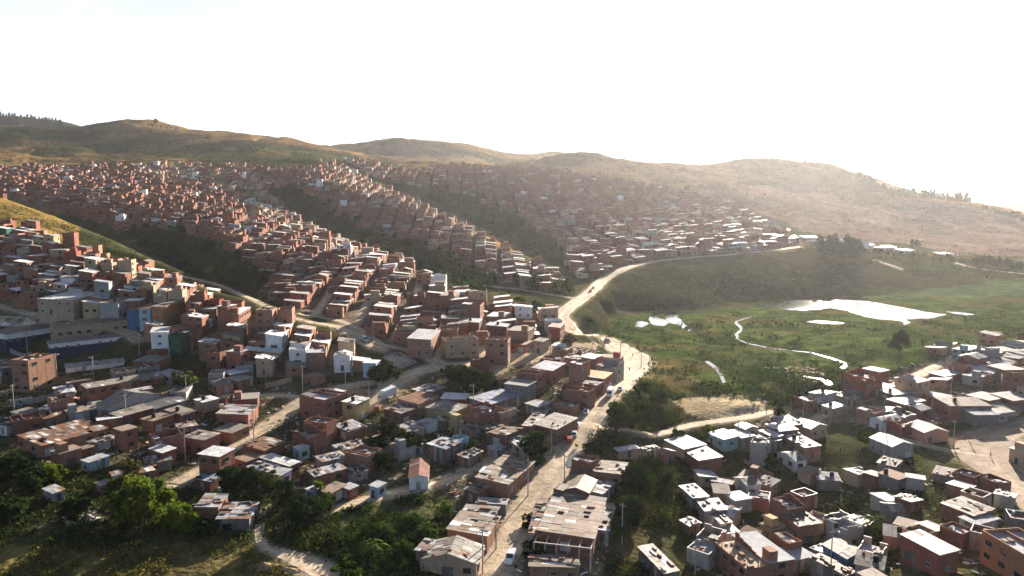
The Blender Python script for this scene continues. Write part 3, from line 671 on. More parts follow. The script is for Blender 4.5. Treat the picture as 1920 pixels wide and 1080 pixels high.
# blocks along the main road
H((1059,734),(1103,742),(1112,735),5.2,'brick',BR,RUS,'para',st=2)
H((1035,764),(1075,771),(1083,764),2.8,'brick',BR2,CON,'para')
H((1003,800),(1043,810),(1077,787),4.2,'brick',BR3,FIB,'mono',patch=.2)
H((990,800),(1000,806),(1016,770),3,'brick',BR3,FIB,'mono',patch=.4)
H((995,755),(1010,764),(1021,756),3,'tin',DGR,ZIN,'mono')
H((946,722),(988,727),(1006,717),6,'plaster',DGR,FIB,'flat',st=2)
H((967,703),(1007,708),(1025,700),6.2,'brick',BR,BRF,'para',st=2)
H((997,693),(1036,697),(1060,683),5,'brick',BR,BLR,'mono')
H((1013,676),(1050,679),(1058,673),3.4,'brick',BR3,CON,'para')
H((1071,688),(1089,692),(1101,683),8.4,'brick',BR2,WRF,'para',st=3)
H((1088,706),(1132,713),(1144,703),4.6,'brick',BR,ORF,'mono')
H((1080,718),(1117,725),(1127,719),4,'brick',BR3,FIB,'mono',patch=.3)
H((1090,671),(1112,675),(1125,667),5.4,'brick',BR,WRF,'mono',st=2)
H((1125,671),(1163,674),(1170,669),6.2,'brick',RED,BRF,'flat',st=2)
H((1118,690),(1158,695),(1168,687),5,'plaster',CON,CON,'unf',st=2)
H((1060,671),(1085,674),(1092,668),3.2,'brick',BR2,BRF,'mono',patch=.3)
H((1037,655),(1060,658),(1072,652),3,'brick',BR2,RUS,'mono',patch=.3)
H((1030,613),(1050,615),(1053,606),5.5,'brick',RED,RRF,'mono',st=2)
H((1000,640),(1018,641),(1032,636),5,'plaster',BEI,BRF,'mono',st=2)
H((1036,648),(1055,650),(1060,645),3.4,'plaster',WHI,WRF,'mono')
# lower road, both sides
H((890,905),(953,914),(1006,872),3.2,'brick',BR2,BRF,'mono',patch=.4)
H((872,918),(895,925),(912,913),2.6,'brick',BR3,FIB,'mono',patch=.4)
H((893,945),(948,947),(955,939),2.6,'tin',DGR,ZIN,'mono',patch=.3)
H((843,994),(913,1008),(926,972),3.6,'brick',BR2,BRF,'mono',patch=.45)
H((865,966),(925,971),(935,955),3,'brick',BR3,FIB,'mono',patch=.3)
H((789,1053),(893,1064),(902,1030),3.2,'brick',BEI,FIB,'gx',patch=.35)
H((781,1032),(800,1035),(818,1014),2.8,'tin',RUS,ZIN,'mono',patch=.4)
H((1073,873),(1108,881),(1120,868),3,'brick',BR3,CON,'unf')
H((1107,891),(1168,897),(1176,878),3.6,'brick',BR2,BRF,'mono',patch=.25)
H((1040,915),(1055,920),(1062,910),2.8,'brick',BR3,BRF,'mono')
H((1058,921),(1104,930),(1112,905),3.2,'brick',BR3,BRF,'gx')
H((1106,919),(1128,928),(1142,905),2.8,'tin',GRY,ZIN,'mono',patch=.4)
H((1012,1006),(1112,1024),(1121,946),3.6,'brick',BR3,BRF,'mono',patch=.4,posts=1)
H((995,1003),(1013,1006),(1022,948),2.6,'tin',RUS,RUS,'mono',patch=.3)
H((1118,996),(1140,1000),(1149,950),2.8,'tin',GRY,FIB,'mono',patch=.3)
H((993,1072),(1084,1072),(1087,1053),3,'brick',BR2,BRF,'mono',patch=.5)
H((1203,1027),(1245,1077),(1268,1070),4,'tin',DGR,BRF,'mono',patch=.35)
# east bank
H((1270,835),(1310,867),(1350,860),3.6,'brick',BR3,BRF,'mono',patch=.2)
H((1252,829),(1282,845),(1318,834),3.2,'plaster',BEI,WRF,'mono')
H((1235,848),(1246,853),(1264,845),3,'brick',BR2,BRF,'gy')
H((1152,843),(1160,846),(1200,841),2.4,'brick',BEI,WRF,'mono')
H((1205,841),(1212,845),(1235,840),2.4,'tin',GRY,FIB,'mono',patch=.4)
H((1337,815),(1357,829),(1377,820),3.2,'plaster',TUR,WRF,'mono')
H((1367,813),(1390,827),(1411,822),3,'tin',DGR,WRF,'mono',patch=.2)
H((1385,800),(1398,809),(1415,803),2.6,'brick',BEI,FIB,'gy')
H((1435,800),(1460,812),(1496,808),3.2,'brick',BR3,WRF,'mono')
H((1428,811),(1450,824),(1462,820),3,'plaster',GRY,WRF,'mono')
H((1418,822),(1440,834),(1460,829),3,'tin',DGR,FIB,'mono',patch=.4)
H((1463,816),(1508,848),(1530,842),3.6,'brick',BR2,DRF,'mono',patch=.5,tank=1)
H((1493,795),(1520,807),(1543,798),3.2,'plaster',BEI,BRF,'gy')
H((1463,850),(1492,868),(1506,863),3,'plaster',WHI,GRY,'gx')
H((1375,895),(1400,910),(1428,907),3.6,'plaster',WHI,BRF,'gx')
H((1278,912),(1300,935),(1326,931),3,'tin',GRY,WRF,'mono',patch=.4)
H((1312,937),(1322,958),(1360,954),3.6,'tin',GRY,ZIN,'mono',patch=.2)
H((1328,962),(1352,981),(1373,981),3.6,'tin',WHI,FIB,'mono',patch=.4)
H((1343,985),(1355,1001),(1384,997),3,'tin',WHI,ZIN,'mono')
H((1280,975),(1293,986),(1309,979),2.6,'tin',RUS,WRF,'mono',patch=.4)
H((1342,1017),(1400,1070),(1440,1062),5.4,'brick',BR,BEI,'unf',st=2)
H((1385,1003),(1442,1057),(1478,1043),5,'brick',BR2,ZIN,'flat',st=2)
H((1428,982),(1448,993),(1470,985),3.6,'plaster',YEL,RUS,'flat')
H((1447,990),(1462,1005),(1484,1000),3.1,'plaster',BEI,DRF,'mono')
H((1452,1007),(1480,1026),(1500,1018),4.2,'brick',BR,WRF,'para')
H((1448,943),(1475,962),(1508,955),5,'brick',BR,WRF,'unf')
H((1477,965),(1497,986),(1533,978),4.8,'brick',BR2,DRF,'mono',patch=.3)
H((1547,1020),(1588,1047),(1625,1036),3.8,'plaster',BLU,FIB,'gy')
H((1522,1045),(1585,1078),(1600,1070),2.6,'tin',DGR,RUS,'mono',patch=.4)
H((1690,1002),(1762,1040),(1798,1033),4.8,'plaster',RED,WRF,'mono',patch=.15)
H((1773,942),(1825,967),(1853,953),3.6,'brick',BR3,BRF,'mono',patch=.6)
H((1808,970),(1830,984),(1861,968),3,'tin',GRY,ZIN,'mono')
H((1853,1000),(1925,1050),(1985,1038),5.5,'plaster',ORA,ZIN,'para',st=2)
H((1612,1075),(1640,1092),(1664,1082),3.6,'brick',BR2,BRF,'mono')
H((1560,1037),(1578,1046),(1590,1040),2.4,'tin',GRY,DRF,'mono')
# marsh-side settlement
H((1748,748),(1782,762),(1862,763),4.8,'brick',BR,BRF,'mono',tank=1)
H((1810,768),(1828,778),(1870,776),4,'plaster',DGR,ZIN,'mono')
H((1855,768),(1873,775),(1897,770),3.4,'plaster',GRY,FIB,'mono')
H((1708,795),(1733,811),(1771,806),3.6,'plaster',PNK,BRF,'gy')
H((1641,782),(1660,793),(1683,785),3.2,'plaster',WHI,ZIN,'gx')
H((1665,790),(1690,802),(1700,795),3.2,'brick',RED,RUS,'unf')
H((1640,820),(1673,838),(1703,830),4.2,'plaster',GRY,ZIN,'gy')
H((1655,732),(1675,742),(1693,738),3.6,'brick',BR2,WRF,'mono',tank=1)
H((1672,750),(1697,760),(1723,749),3.6,'brick',BR3,ZIN,'mono')
H((1862,738),(1900,752),(1935,748),4.2,'brick',BR3,FIB,'mono')
H((1822,740),(1855,752),(1872,745),3.6,'brick',BR2,BRF,'mono')
H((1583,712),(1625,722),(1650,712),6,'brick',RED,BRF,'unf',st=2)
H((1588,730),(1606,737),(1626,732),3,'tin',DGR,ZIN,'mono')
H((1562,738),(1590,748),(1613,745),3,'tin',GRY,BRF,'mono',patch=.4)
H((1540,760),(1560,766),(1584,760),3.2,'plaster',BEI,WRF,'mono',tank=1)
H((1517,752),(1530,757),(1548,751),2.6,'tin',GRY,WRF,'mono')
H((1686,708),(1718,719),(1733,713),5.2,'plaster',BEI,BRF,'mono',st=2)
H((1625,725),(1650,731),(1679,724),3,'plaster',WHI,BRF,'mono')
H((1893,698),(1897,703),(1945,700),7.5,'brick',BR,BR2,'para',st=2)
H((1862,687),(1895,697),(1908,690),4.2,'brick',BR3,FIB,'mono')
H((1898,840),(1920,849),(1945,841),4.2,'plaster',BEI,WRF,'flat')
H((1818,685),(1830,691),(1862,687),3,'brick',BR2,WRF,'mono')
H((1752,700),(1770,707),(1788,698),3,'brick',BR3,BLR,'mono')
H((1805,655),(1812,660),(1822,650),4.5,'plaster',TUR,ZIN,'flat',st=2)
H((1897,648),(1905,652),(1935,648),3,'brick',BR2,WRF,'mono')
H((1850,655),(1862,661),(1893,655),3,'brick',BR3,FIB,'mono')
# spur ends above the plaza
H((766,640),(808,642),(820,624),6.6,'brick',BR2,ZIN,'mono',st=2)
H((843,648),(898,641),(903,633),6,'brick',BEI,BRF,'para',st=2,tank=1)
H((910,641),(952,642),(958,636),9,'brick',BR2,BRF,'para',st=3)
H((865,577),(900,578),(905,571),8,'brick',BR,CON,'para',st=3)
H((858,549),(873,548),(876,544),7,'plaster',PBL,WRF,'flat',st=2)
H((826,555),(852,556),(858,548),8,'brick',BR2,BRF,'flat',st=3)
H((953,621),(990,624),(998,616),6.5,'brick',BR2,BRF,'flat',st=2)
H((862,606),(898,607),(903,600),5,'brick',BR3,ZIN,'mono',tank=1)
H((912,612),(950,614),(956,606),5,'brick',BR3,ZIN,'mono',tank=1)
H((822,622),(858,622),(863,614),5,'brick',BR2,CON,'para')
H((828,601),(862,600),(866,594),5,'brick',BR3,FIB,'mono')
H((780,606),(813,605),(816,598),6,'brick',BR2,FIB,'para',st=2)
H((915,594),(946,596),(952,588),5,'brick',BR2,WRF,'flat')
H((955,645),(985,648),(995,640),3.2,'brick',RED,RUS,'mono')
H((683,682),(705,684),(708,678),5,'plaster',PBL,WRF,'flat')
H((570,706),(590,709),(610,703),2.8,'brick',BR2,BRF,'mono')
NHAND = len(HOUSES)

# rows of houses along the slopes
TAGS_A = [(BR2, .40), (BEI, .20), (BR, .26), (WHI, .045), (GRY, .03), (GRN, .01), (PNK, .015), (PBL, .01), (RED, .03)]
TAGS_LIT = [(BEI, .36), (BR2, .36), (WHI, .07), (BR, .21)]  # paler crest walls, sunlight put into the wall colours
TAGS_B = [(BR, .46), (BR3, .28), (BR2, .17), (BEI, .04), (WHI, .02), (GRY, .03)]
ROOFS = [(FIB, .36), (ZIN, .22), (WRF, .13), (BRF, .16), (RUS, .07), (DRF, .06)]
ROOFS_R = [(RUS, .28), (FIB, .27), (ZIN, .22), (WRF, .13), (BRF, .1)]
ROOFS_LIT = [(WRF_LIT, .62), (ZIN, .12), (BRF, .15), (FIB, .12), (RUS, .06)]  # mostly whitened roofs, sun glare painted into the colour
CREST2 = [[(a[0], a[1]) for a in RIDGES[4]], [(a[0], a[1]) for a in RIDGES[6]]]
def pick(t):
    r_ = rnd.random() * sum(p for _, p in t)
    for c, p in t:
        r_ -= p
        if r_ <= 0: return c
    return t[0][0]
HX = np.array([(a, b_, c) for a, b_, c in OCC])
roadpts = np.concatenate([np.stack([ln[:, 0], ln[:, 1], ln[:, 3]], 1) for _, _, ln in ROADW])
NOBUILD = [[(893,700),(940,666),(1000,648),(1130,638),(1130,654),(1060,676),(990,686),(940,702)], [(690,772),(715,738),(760,700),(802,714),(742,768)], [(-20,604),(252,600),(264,690),(105,722),(-20,684)],
    [(718,662),(748,658),(788,682),(748,700),(720,692)], [(830,704),(935,712),(930,745),(840,746)], [(-20,572),(180,612),(120,640),(-20,640)], [(590,600),(690,640),(760,668),(700,664),(640,625)], [(1150,700),(1260,690),(1290,760),(1230,830),(1110,865),(1100,840)]]
CELL = {}
def cell_add(x, y, r): CELL.setdefault((int(x // 12), int(y // 12)), []).append((x, y, r))
for a, b_, c in OCC: cell_add(a, b_, c)
RC = {}
for x, y, r in roadpts: RC.setdefault((int(x // 12), int(y // 12)), []).append((x, y, r))
def blocked(x, y, r):
    i, j = int(x // 12), int(y // 12)
    for a in (-1, 0, 1):
        for b_ in (-1, 0, 1):
            for px, py, pr in CELL.get((i + a, j + b_), ()):
                if math.hypot(px - x, py - y) < (r + pr) * 0.82: return True
            for px, py, pr in RC.get((i + a, j + b_), ()):
                if math.hypot(px - x, py - y) < r * .8 + pr: return True
    return False
def district(poly, lim, ang, lot, depth, street, cols, hmean, dens=1.0, kinds=('brick',), jitter=0.3, cross=0, mixed=0.0, sd=.75, roofs=None, tilt=None):
    """terraces: two rows back to back, then a street; the rows run along `ang`"""
    us = [p[0] for p in poly]; vs = [p[1] for p in poly]
    ca, sa = math.cos(ang), math.sin(ang)
    t0, t1 = (min(us) - 960) / F * 1.05, (max(us) - 960) / F * 1.05
    xs = [t * Y for t in (t0, t1) for Y in lim]; cs = [(x * ca + y * sa, -x * sa + y * ca) for x in xs for y in lim]
    a0, a1 = min(c[0] for c in cs), max(c[0] for c in cs); b0, b1 = min(c[1] for c in cs), max(c[1] for c in cs)
    rows = []; bb = b0
    while bb < b1:
        rows.append((bb + depth / 2, 1)); rows.append((bb + depth * 1.5 + .3, -1)); bb += 2 * depth + street
    G = []
    for bv, side in rows:
        av = a0 + rnd.uniform(0, lot)
        n_ = 0
        while av < a1:
            wl = lot * rnd.uniform(0.8, 1.25); G.append((av + wl / 2, bv, wl, side)); av += wl; n_ += 1
            if cross and n_ % cross == 0: av += 4
    G = np.array(G)
    X = G[:, 0] * ca - G[:, 1] * sa; Y = G[:, 0] * sa + G[:, 1] * ca
    ok = (Y > lim[0]) & (Y < lim[1]); G, X, Y = G[ok], X[ok], Y[ok]
    Z = ground(X, Y); U, V = project(X, Y, Z)
    ok = inpoly(U, V, poly)
    for nb_p in NOBUILD: ok &= ~inpoly(U, V, nb_p)
    ok &= (Z + 9 >= Y * grid_at(X, Y, VIS) - 0.002 * Y); G, X, Y, Z = G[ok], X[ok], Y[ok], Z[ok]
    for (av, bv, wl, side), x, y, z in zip(G, X, Y, Z):
        if rnd.random() > dens: continue
        dd = depth * rnd.uniform(.82, 1.0); wl *= rnd.uniform(.9, .99)
        if blocked(x, y, min(wl, dd) * .4): continue
        yaw = ang + rnd.gauss(0, 0.02 + jitter * .1)
        x0 = [ground(x + (sx * wl * ca - sy * dd * sa) / 2, y + (sx * wl * sa + sy * dd * ca) / 2) for sx in (-1, 1) for sy in (-1, 1)]
        zg = float(np.mean(x0)) + 0.2
        cu, cv = project(x, y, zg); cols_, roofs_ = cols, roofs or ROOFS
        if min(float(seg_dist(np.array([cu]), np.array([cv]), c_)[0][0]) for c_ in CREST2) < 32: cols_, roofs_ = TAGS_LIT, ROOFS_LIT  # houses near a crest get the colours with sunlight painted in
        shack = rnd.random() < mixed
        st = 1 if shack else max(1, int(rnd.gauss(hmean, sd) + .5)); st = min(st, 4)
        h = 2.6 * st + rnd.uniform(-.1, .8)
        kd = 'tin' if shack and rnd.random() < .6 else kinds[0]
        wc = pick(cols_) if not (shack and kd == 'tin') else rnd.choice([GRY, DGR, RUS, BR3, BEI])
        if kd == 'brick' and wc in (WHI, GRY, GRN, PNK, PBL): kd = 'plaster'
        rt = rnd.choices(['mono', 'flat', 'para', 'unf', 'gx'], [.50, .14, .20, .12, .04])[0]
        HOUSES.append(dict(x=x, y=y, z=zg, yaw=yaw, w=wl, d=dd, h=h, kind=kd, wall=wc, roof=pick(roofs_), rt=rt, st=st, patch=rnd.random() * .35, tank=int(rnd.random() < .18), flip=side if tilt is None else tilt / .11))
def wang(p, q_):
    a = hit(*p); b_ = hit(*q_); return math.atan2(b_[1] - a[1], b_[0] - a[0])
district(D_A, (240, 520), R(97), 6.6, 6.4, 4.0, TAGS_A, 1.05, .97, cross=9, sd=.85, roofs=ROOFS_LIT, tilt=.17)
aB = wang((815, 670), (828, 590))
district([p for p in D_B], (285, 620), aB, 5.5, 8.8, 3.8, TAGS_B, 1.25, .97, cross=9, mixed=.1)
district(D_B, (620, 1250), aB + .12, 5.3, 8.4, 3.8, TAGS_B, 1.45, .95, cross=9, mixed=.12)
district(D_C, (430, 1200), wang((965, 530), (968, 480)) + .05, 5.3, 8.4, 3.8, TAGS_B, 1.35, .95, cross=10, mixed=.12)
district(D_D, (480, 1600), wang((1200, 490), (1130, 400)) + .1, 5.5, 8.8, 4.2, TAGS_B, 1.3, .92, cross=10, mixed=.2)
district(D_E, (190, 380), wang((1560, 772), (1800, 664)), 6.5, 7.5, 4.5, [(BR2, .3), (BR3, .25), (BEI, .2), (GRY, .15), (WHI, .1)], .8, .66, mixed=.5, jitter=2)
district([(1470,452),(1600,455),(1700,470),(1880,495),(1880,505),(1700,485),(1590,478),(1480,465)], (700, 1000), 0.2, 14, 12, 8, [(WHI, .5), (GRY, .3), (BR2, .2)], 1, .5, kinds=('plaster',))
district(D_F, (175, 300), 0.75, 6.5, 7.5, 5, [(BR3, .4), (BR2, .3), (BEI, .15), (GRY, .15)], .7, .5, mixed=.7, jitter=3)
district([(1280,850),(1480,850),(1700,880),(1900,930),(1960,1080),(1300,1080)], (135, 230), 2.4, 5, 5.4, 4.5, [(BR3, .4), (BEI, .3), (GRY, .3)], .6, .42, mixed=.8, jitter=3, roofs=ROOFS_R)

# which show largest
def show(hs):
    p = project(hs['x'], hs['y'], hs['z'] + hs['h'] * .5); zc = hs['y']
    hs['u'], hs['v'] = p
    s_ = (abs(hs['w']) + abs(hs['d'])) * .7 * (hs['h'] + hs['d'] * .35) * (F / zc) ** 2
    inn = -25 < p[0] < 1945 and p[1] < 1110
    vis = hs['hand'] if 'hand' in hs else bool(visible(hs['x'], hs['y'], hs['z'] + hs['h']))
    hs['size'] = s_ if inn and vis else (s_ * .02 if inn else 0)
    if hs.get('hand') and inn: hs['size'] += 1e5
for hs in HOUSES: show(hs)
HOUSES.sort(key=lambda q_: -q_['size'])
N_SINGLE = 300
print('HOUSES', len(HOUSES), 'hand', NHAND)

def top_fn(hs):
    w_, d_, h, rt = hs['w'], hs['d'], hs['h'], hs['rt']
    if rt == 'mono':
        sl_ = 0.11 * hs.get('flip', 1) if 'hand' not in hs else 0.045
        if 'hand' in hs: return (lambda x, y: h + (y + d_ / 2) * sl_) if w_ >= d_ else (lambda x, y: h + (x + w_ / 2) * sl_)
        return lambda x, y: h + (y * sl_)
    if rt == 'gx': return lambda x, y: h + (d_ / 2 - abs(y)) * 0.3
    if rt == 'gy': return lambda x, y: h + (w_ / 2 - abs(x)) * 0.3
    return lambda x, y: h
def sheets(mb, hs, rs, fine):
    """the roof as overlapping sheets, each with its own age"""
    w_, d_, h, rt = hs['w'], hs['d'], hs['h'], hs['rt']; tf = top_fn(hs); ov = 0.3; pc = hs.get('patch', .06); rc = hs['roof']
    alt = [RUS, ZIN, FIB, DRF, BRF, WRF, (0.2, 0.12, 0.08), (0.42, 0.36, 0.3)]
    nx = max(2, int(round((w_ + 2 * ov) / (1.05 if fine else 3.5)))); ny = max(1, int(round((d_ + 2 * ov) / (2.3 if fine else 6))))
    if rt in ('gx',): ny += ny % 2
    if rt in ('gy',): nx += nx % 2
    xs = [-w_ / 2 - ov + (w_ + 2 * ov) * i / nx for i in range(nx + 1)]; ys = [-d_ / 2 - ov + (d_ + 2 * ov) * j / ny for j in range(ny + 1)]
    for i in range(nx):
        for j in range(ny):
            c = rc if rs.random() > pc else rs.choice(alt)
            k = rs.uniform(.86, 1.12); c = tuple(min(.9, q_ * k) for q_ in c)
            dz = .05 + (rs.uniform(0, .07) if pc > .2 else rs.uniform(0, .02)); ex = rs.uniform(0, .25) if pc > .2 and j == 0 else 0
            if pc > .45 and rs.random() < .03: continue
            x0, x1, y0, y1 = xs[i] + .01, xs[i + 1] - .01, ys[j] - ex, ys[j + 1] - .015
            q4 = [(x0, y0), (x1, y0), (x1, y1), (x0, y1)]
            t_ = [(x, y, tf(x, y) + dz) for x, y in q4]; u_ = [(x, y, z - .05) for x, y, z in t_]
            if rt == 'gx' and ys[j] < 0 < ys[j + 1] or rt == 'gy' and xs[i] < 0 < xs[i + 1]: pass
            mb.quad(t_, c)
            for a, b_ in ((0, 1), (1, 2), (2, 3), (3, 0)):
                if (a == 0 and j == 0) or (a == 1 and i == nx - 1) or (a == 2 and j == ny - 1) or (a == 3 and i == 0) or pc > .2:
                    mb.quad([u_[a], u_[b_], t_[b_], t_[a]], tuple(q_ * .8 for q_ in c))
    if fine and pc > .15:
        for _ in range(rs.randint(3, 9)):
            x, y = rs.uniform(-w_ / 2, w_ / 2), rs.uniform(-d_ / 2, d_ / 2); s_ = rs.uniform(.12, .35); l_ = s_ * rs.uniform(1, 4); z = tf(x, y) + .1
            mb.box(x - s_, y - l_, z, x + s_, y + l_, z + rs.uniform(.12, .3), rs.choice([(.2, .08, .05), (.1, .09, .08), (.25, .22, .18), (.04, .04, .04)]))
def walls(mb, hs, zb, slot=0):
    w_, d_, h, rt = hs['w'], hs['d'], hs['h'], hs['rt']; tf = top_fn(hs); c = hs['wall']
    cs = [(-w_ / 2, -d_ / 2), (w_ / 2, -d_ / 2), (w_ / 2, d_ / 2), (-w_ / 2, d_ / 2)]
    for a, b_ in ((0, 1), (1, 2), (2, 3), (3, 0)):
        (x0, y0), (x1, y1) = cs[a], cs[b_]; cc = vary(c, .06)
        side = a in (1, 2)
        if hs.get('band') and a in (0, 3):
            mb.quad([(x0, y0, zb), (x1, y1, zb), (x1, y1, h * .45), (x0, y0, h * .45)], hs['band'], slot)
            mb.quad([(x0, y0, h * .45), (x1, y1, h * .45), (x1, y1, tf(x1, y1)), (x0, y0, tf(x0, y0))], cc, slot); continue
        p = [(x0, y0, zb), (x1, y1, zb), (x1, y1, tf(x1, y1))]
        if (rt == 'gx' and a in (1, 3)) or (rt == 'gy' and a in (0, 2)):
            mx_, my_ = (x0 + x1) / 2, (y0 + y1) / 2; p.append((mx_, my_, tf(mx_, my_) - .02))
        p.append((x0, y0, tf(x0, y0))); mb.quad(p, cc, slot)
def parapet(mb, hs, rs, ragged, z0, ph, c, t=.16):
    w_, d_ = hs['w'], hs['d']
    for (x0, y0, x1, y1) in ((-w_/2, -d_/2, w_/2, -d_/2 + t), (-w_/2, d_/2 - t, w_/2, d_/2), (-w_/2, -d_/2 + t, -w_/2 + t, d_/2 - t), (w_/2 - t, -d_/2 + t, w_/2, d_/2 - t)):
        if not ragged: mb.box(x0, y0, z0, x1, y1, z0 + ph * rs.uniform(.85, 1.1), c); continue
        lx = x1 - x0 > y1 - y0; n_ = max(2, int(max(x1 - x0, y1 - y0) / 1.5))
        hh = ph
        for k in range(n_):
            hh = max(.15, min(2.6, hh + rs.uniform(-.6, .6)))
            if rs.random() < .15: continue
            if lx: mb.box(x0 + (x1 - x0) * k / n_, y0, z0, x0 + (x1 - x0) * (k + 1) / n_, y1, z0 + hh, c)
            else: mb.box(x0, y0 + (y1 - y0) * k / n_, z0, x1, y0 + (y1 - y0) * (k + 1) / n_, z0 + hh, c)

# shared pieces
def window_mesh(wd, ht, fr):
    f = MB(); t = .09
    for x0, z0, x1, z1 in ((-wd/2, 0, wd/2, t), (-wd/2, ht - t, wd/2, ht), (-wd/2, t, -wd/2 + t, ht - t), (wd/2 - t, t, wd/2, ht - t), (-.03, t, .03, ht - t)): f.box(x0, -.07, z0, x1, 0.03, z1, fr, bottom=True)
    f.box(-wd/2 - .08, -.13, -.08, wd/2 + .08, .03, -.002, (.27, .24, .2), bottom=True)
    p = MB(); p.box(-wd/2 + t, -.015, t, wd/2 - t, .02, ht - t, (.02, .022, .026))
    return f.mesh('window', M_CONC), p.mesh('pane', M_DARK)
WINS = [window_mesh(1.2, 1.0, (.34, .34, .33)), window_mesh(1.6, 1.15, (.12, .1, .08)), window_mesh(.9, .9, (.2, .2, .21))]
def door_mesh(c, wd=1.0):
    f = MB(); f.box(-wd/2, -.06, 0, wd/2, .02, 2.05, c); f.box(-wd/2 - .07, -.09, 0, -wd/2, .02, 2.12, (.3, .28, .25)); f.box(wd/2, -.09, 0, wd/2 + .07, .02, 2.12, (.3, .28, .25)); f.box(wd * .3, -.1, 1, wd * .38, -.06, 1.12, (.5, .48, .4)); return f.mesh('door', M_PLASTER)
DOORS = [door_mesh((.05, .07, .12)), door_mesh((.28, .27, .26)), door_mesh((.16, .06, .04)), door_mesh((.42, .41, .38), 2.2), door_mesh((.1, .09, .08), 2.4)]
def tank_mesh():
    f = MB(); n_ = 12
    pr = [(0, .55), (.08, .6), (.9, .58), (1.05, .5), (1.15, .3), (1.25, .28), (1.28, 0.02)]
    for (z0, r0), (z1, r1) in zip(pr, pr[1:]):
        for k in range(n_):
            a, b_ = 2 * math.pi * k / n_, 2 * math.pi * (k + 1) / n_
            f.quad([(r0 * math.cos(a), r0 * math.sin(a), z0), (r0 * math.cos(b_), r0 * math.sin(b_), z0), (r1 * math.cos(b_), r1 * math.sin(b_), z1), (r1 * math.cos(a), r1 * math.sin(a), z1)], (.02, .022, .025))
    return f.mesh('water_tank', M_RUBBER)
TANK = tank_mesh()
def inst(name, mesh, parent, loc, rz=0):
    o = bpy.data.objects.new(name, mesh); COL.objects.link(o); o.parent = parent; o.location = loc; o.rotation_euler = (0, 0, rz); return o
WALLM = {'brick': M_BRICK, 'plaster': M_PLASTER, 'tin': M_TIN}
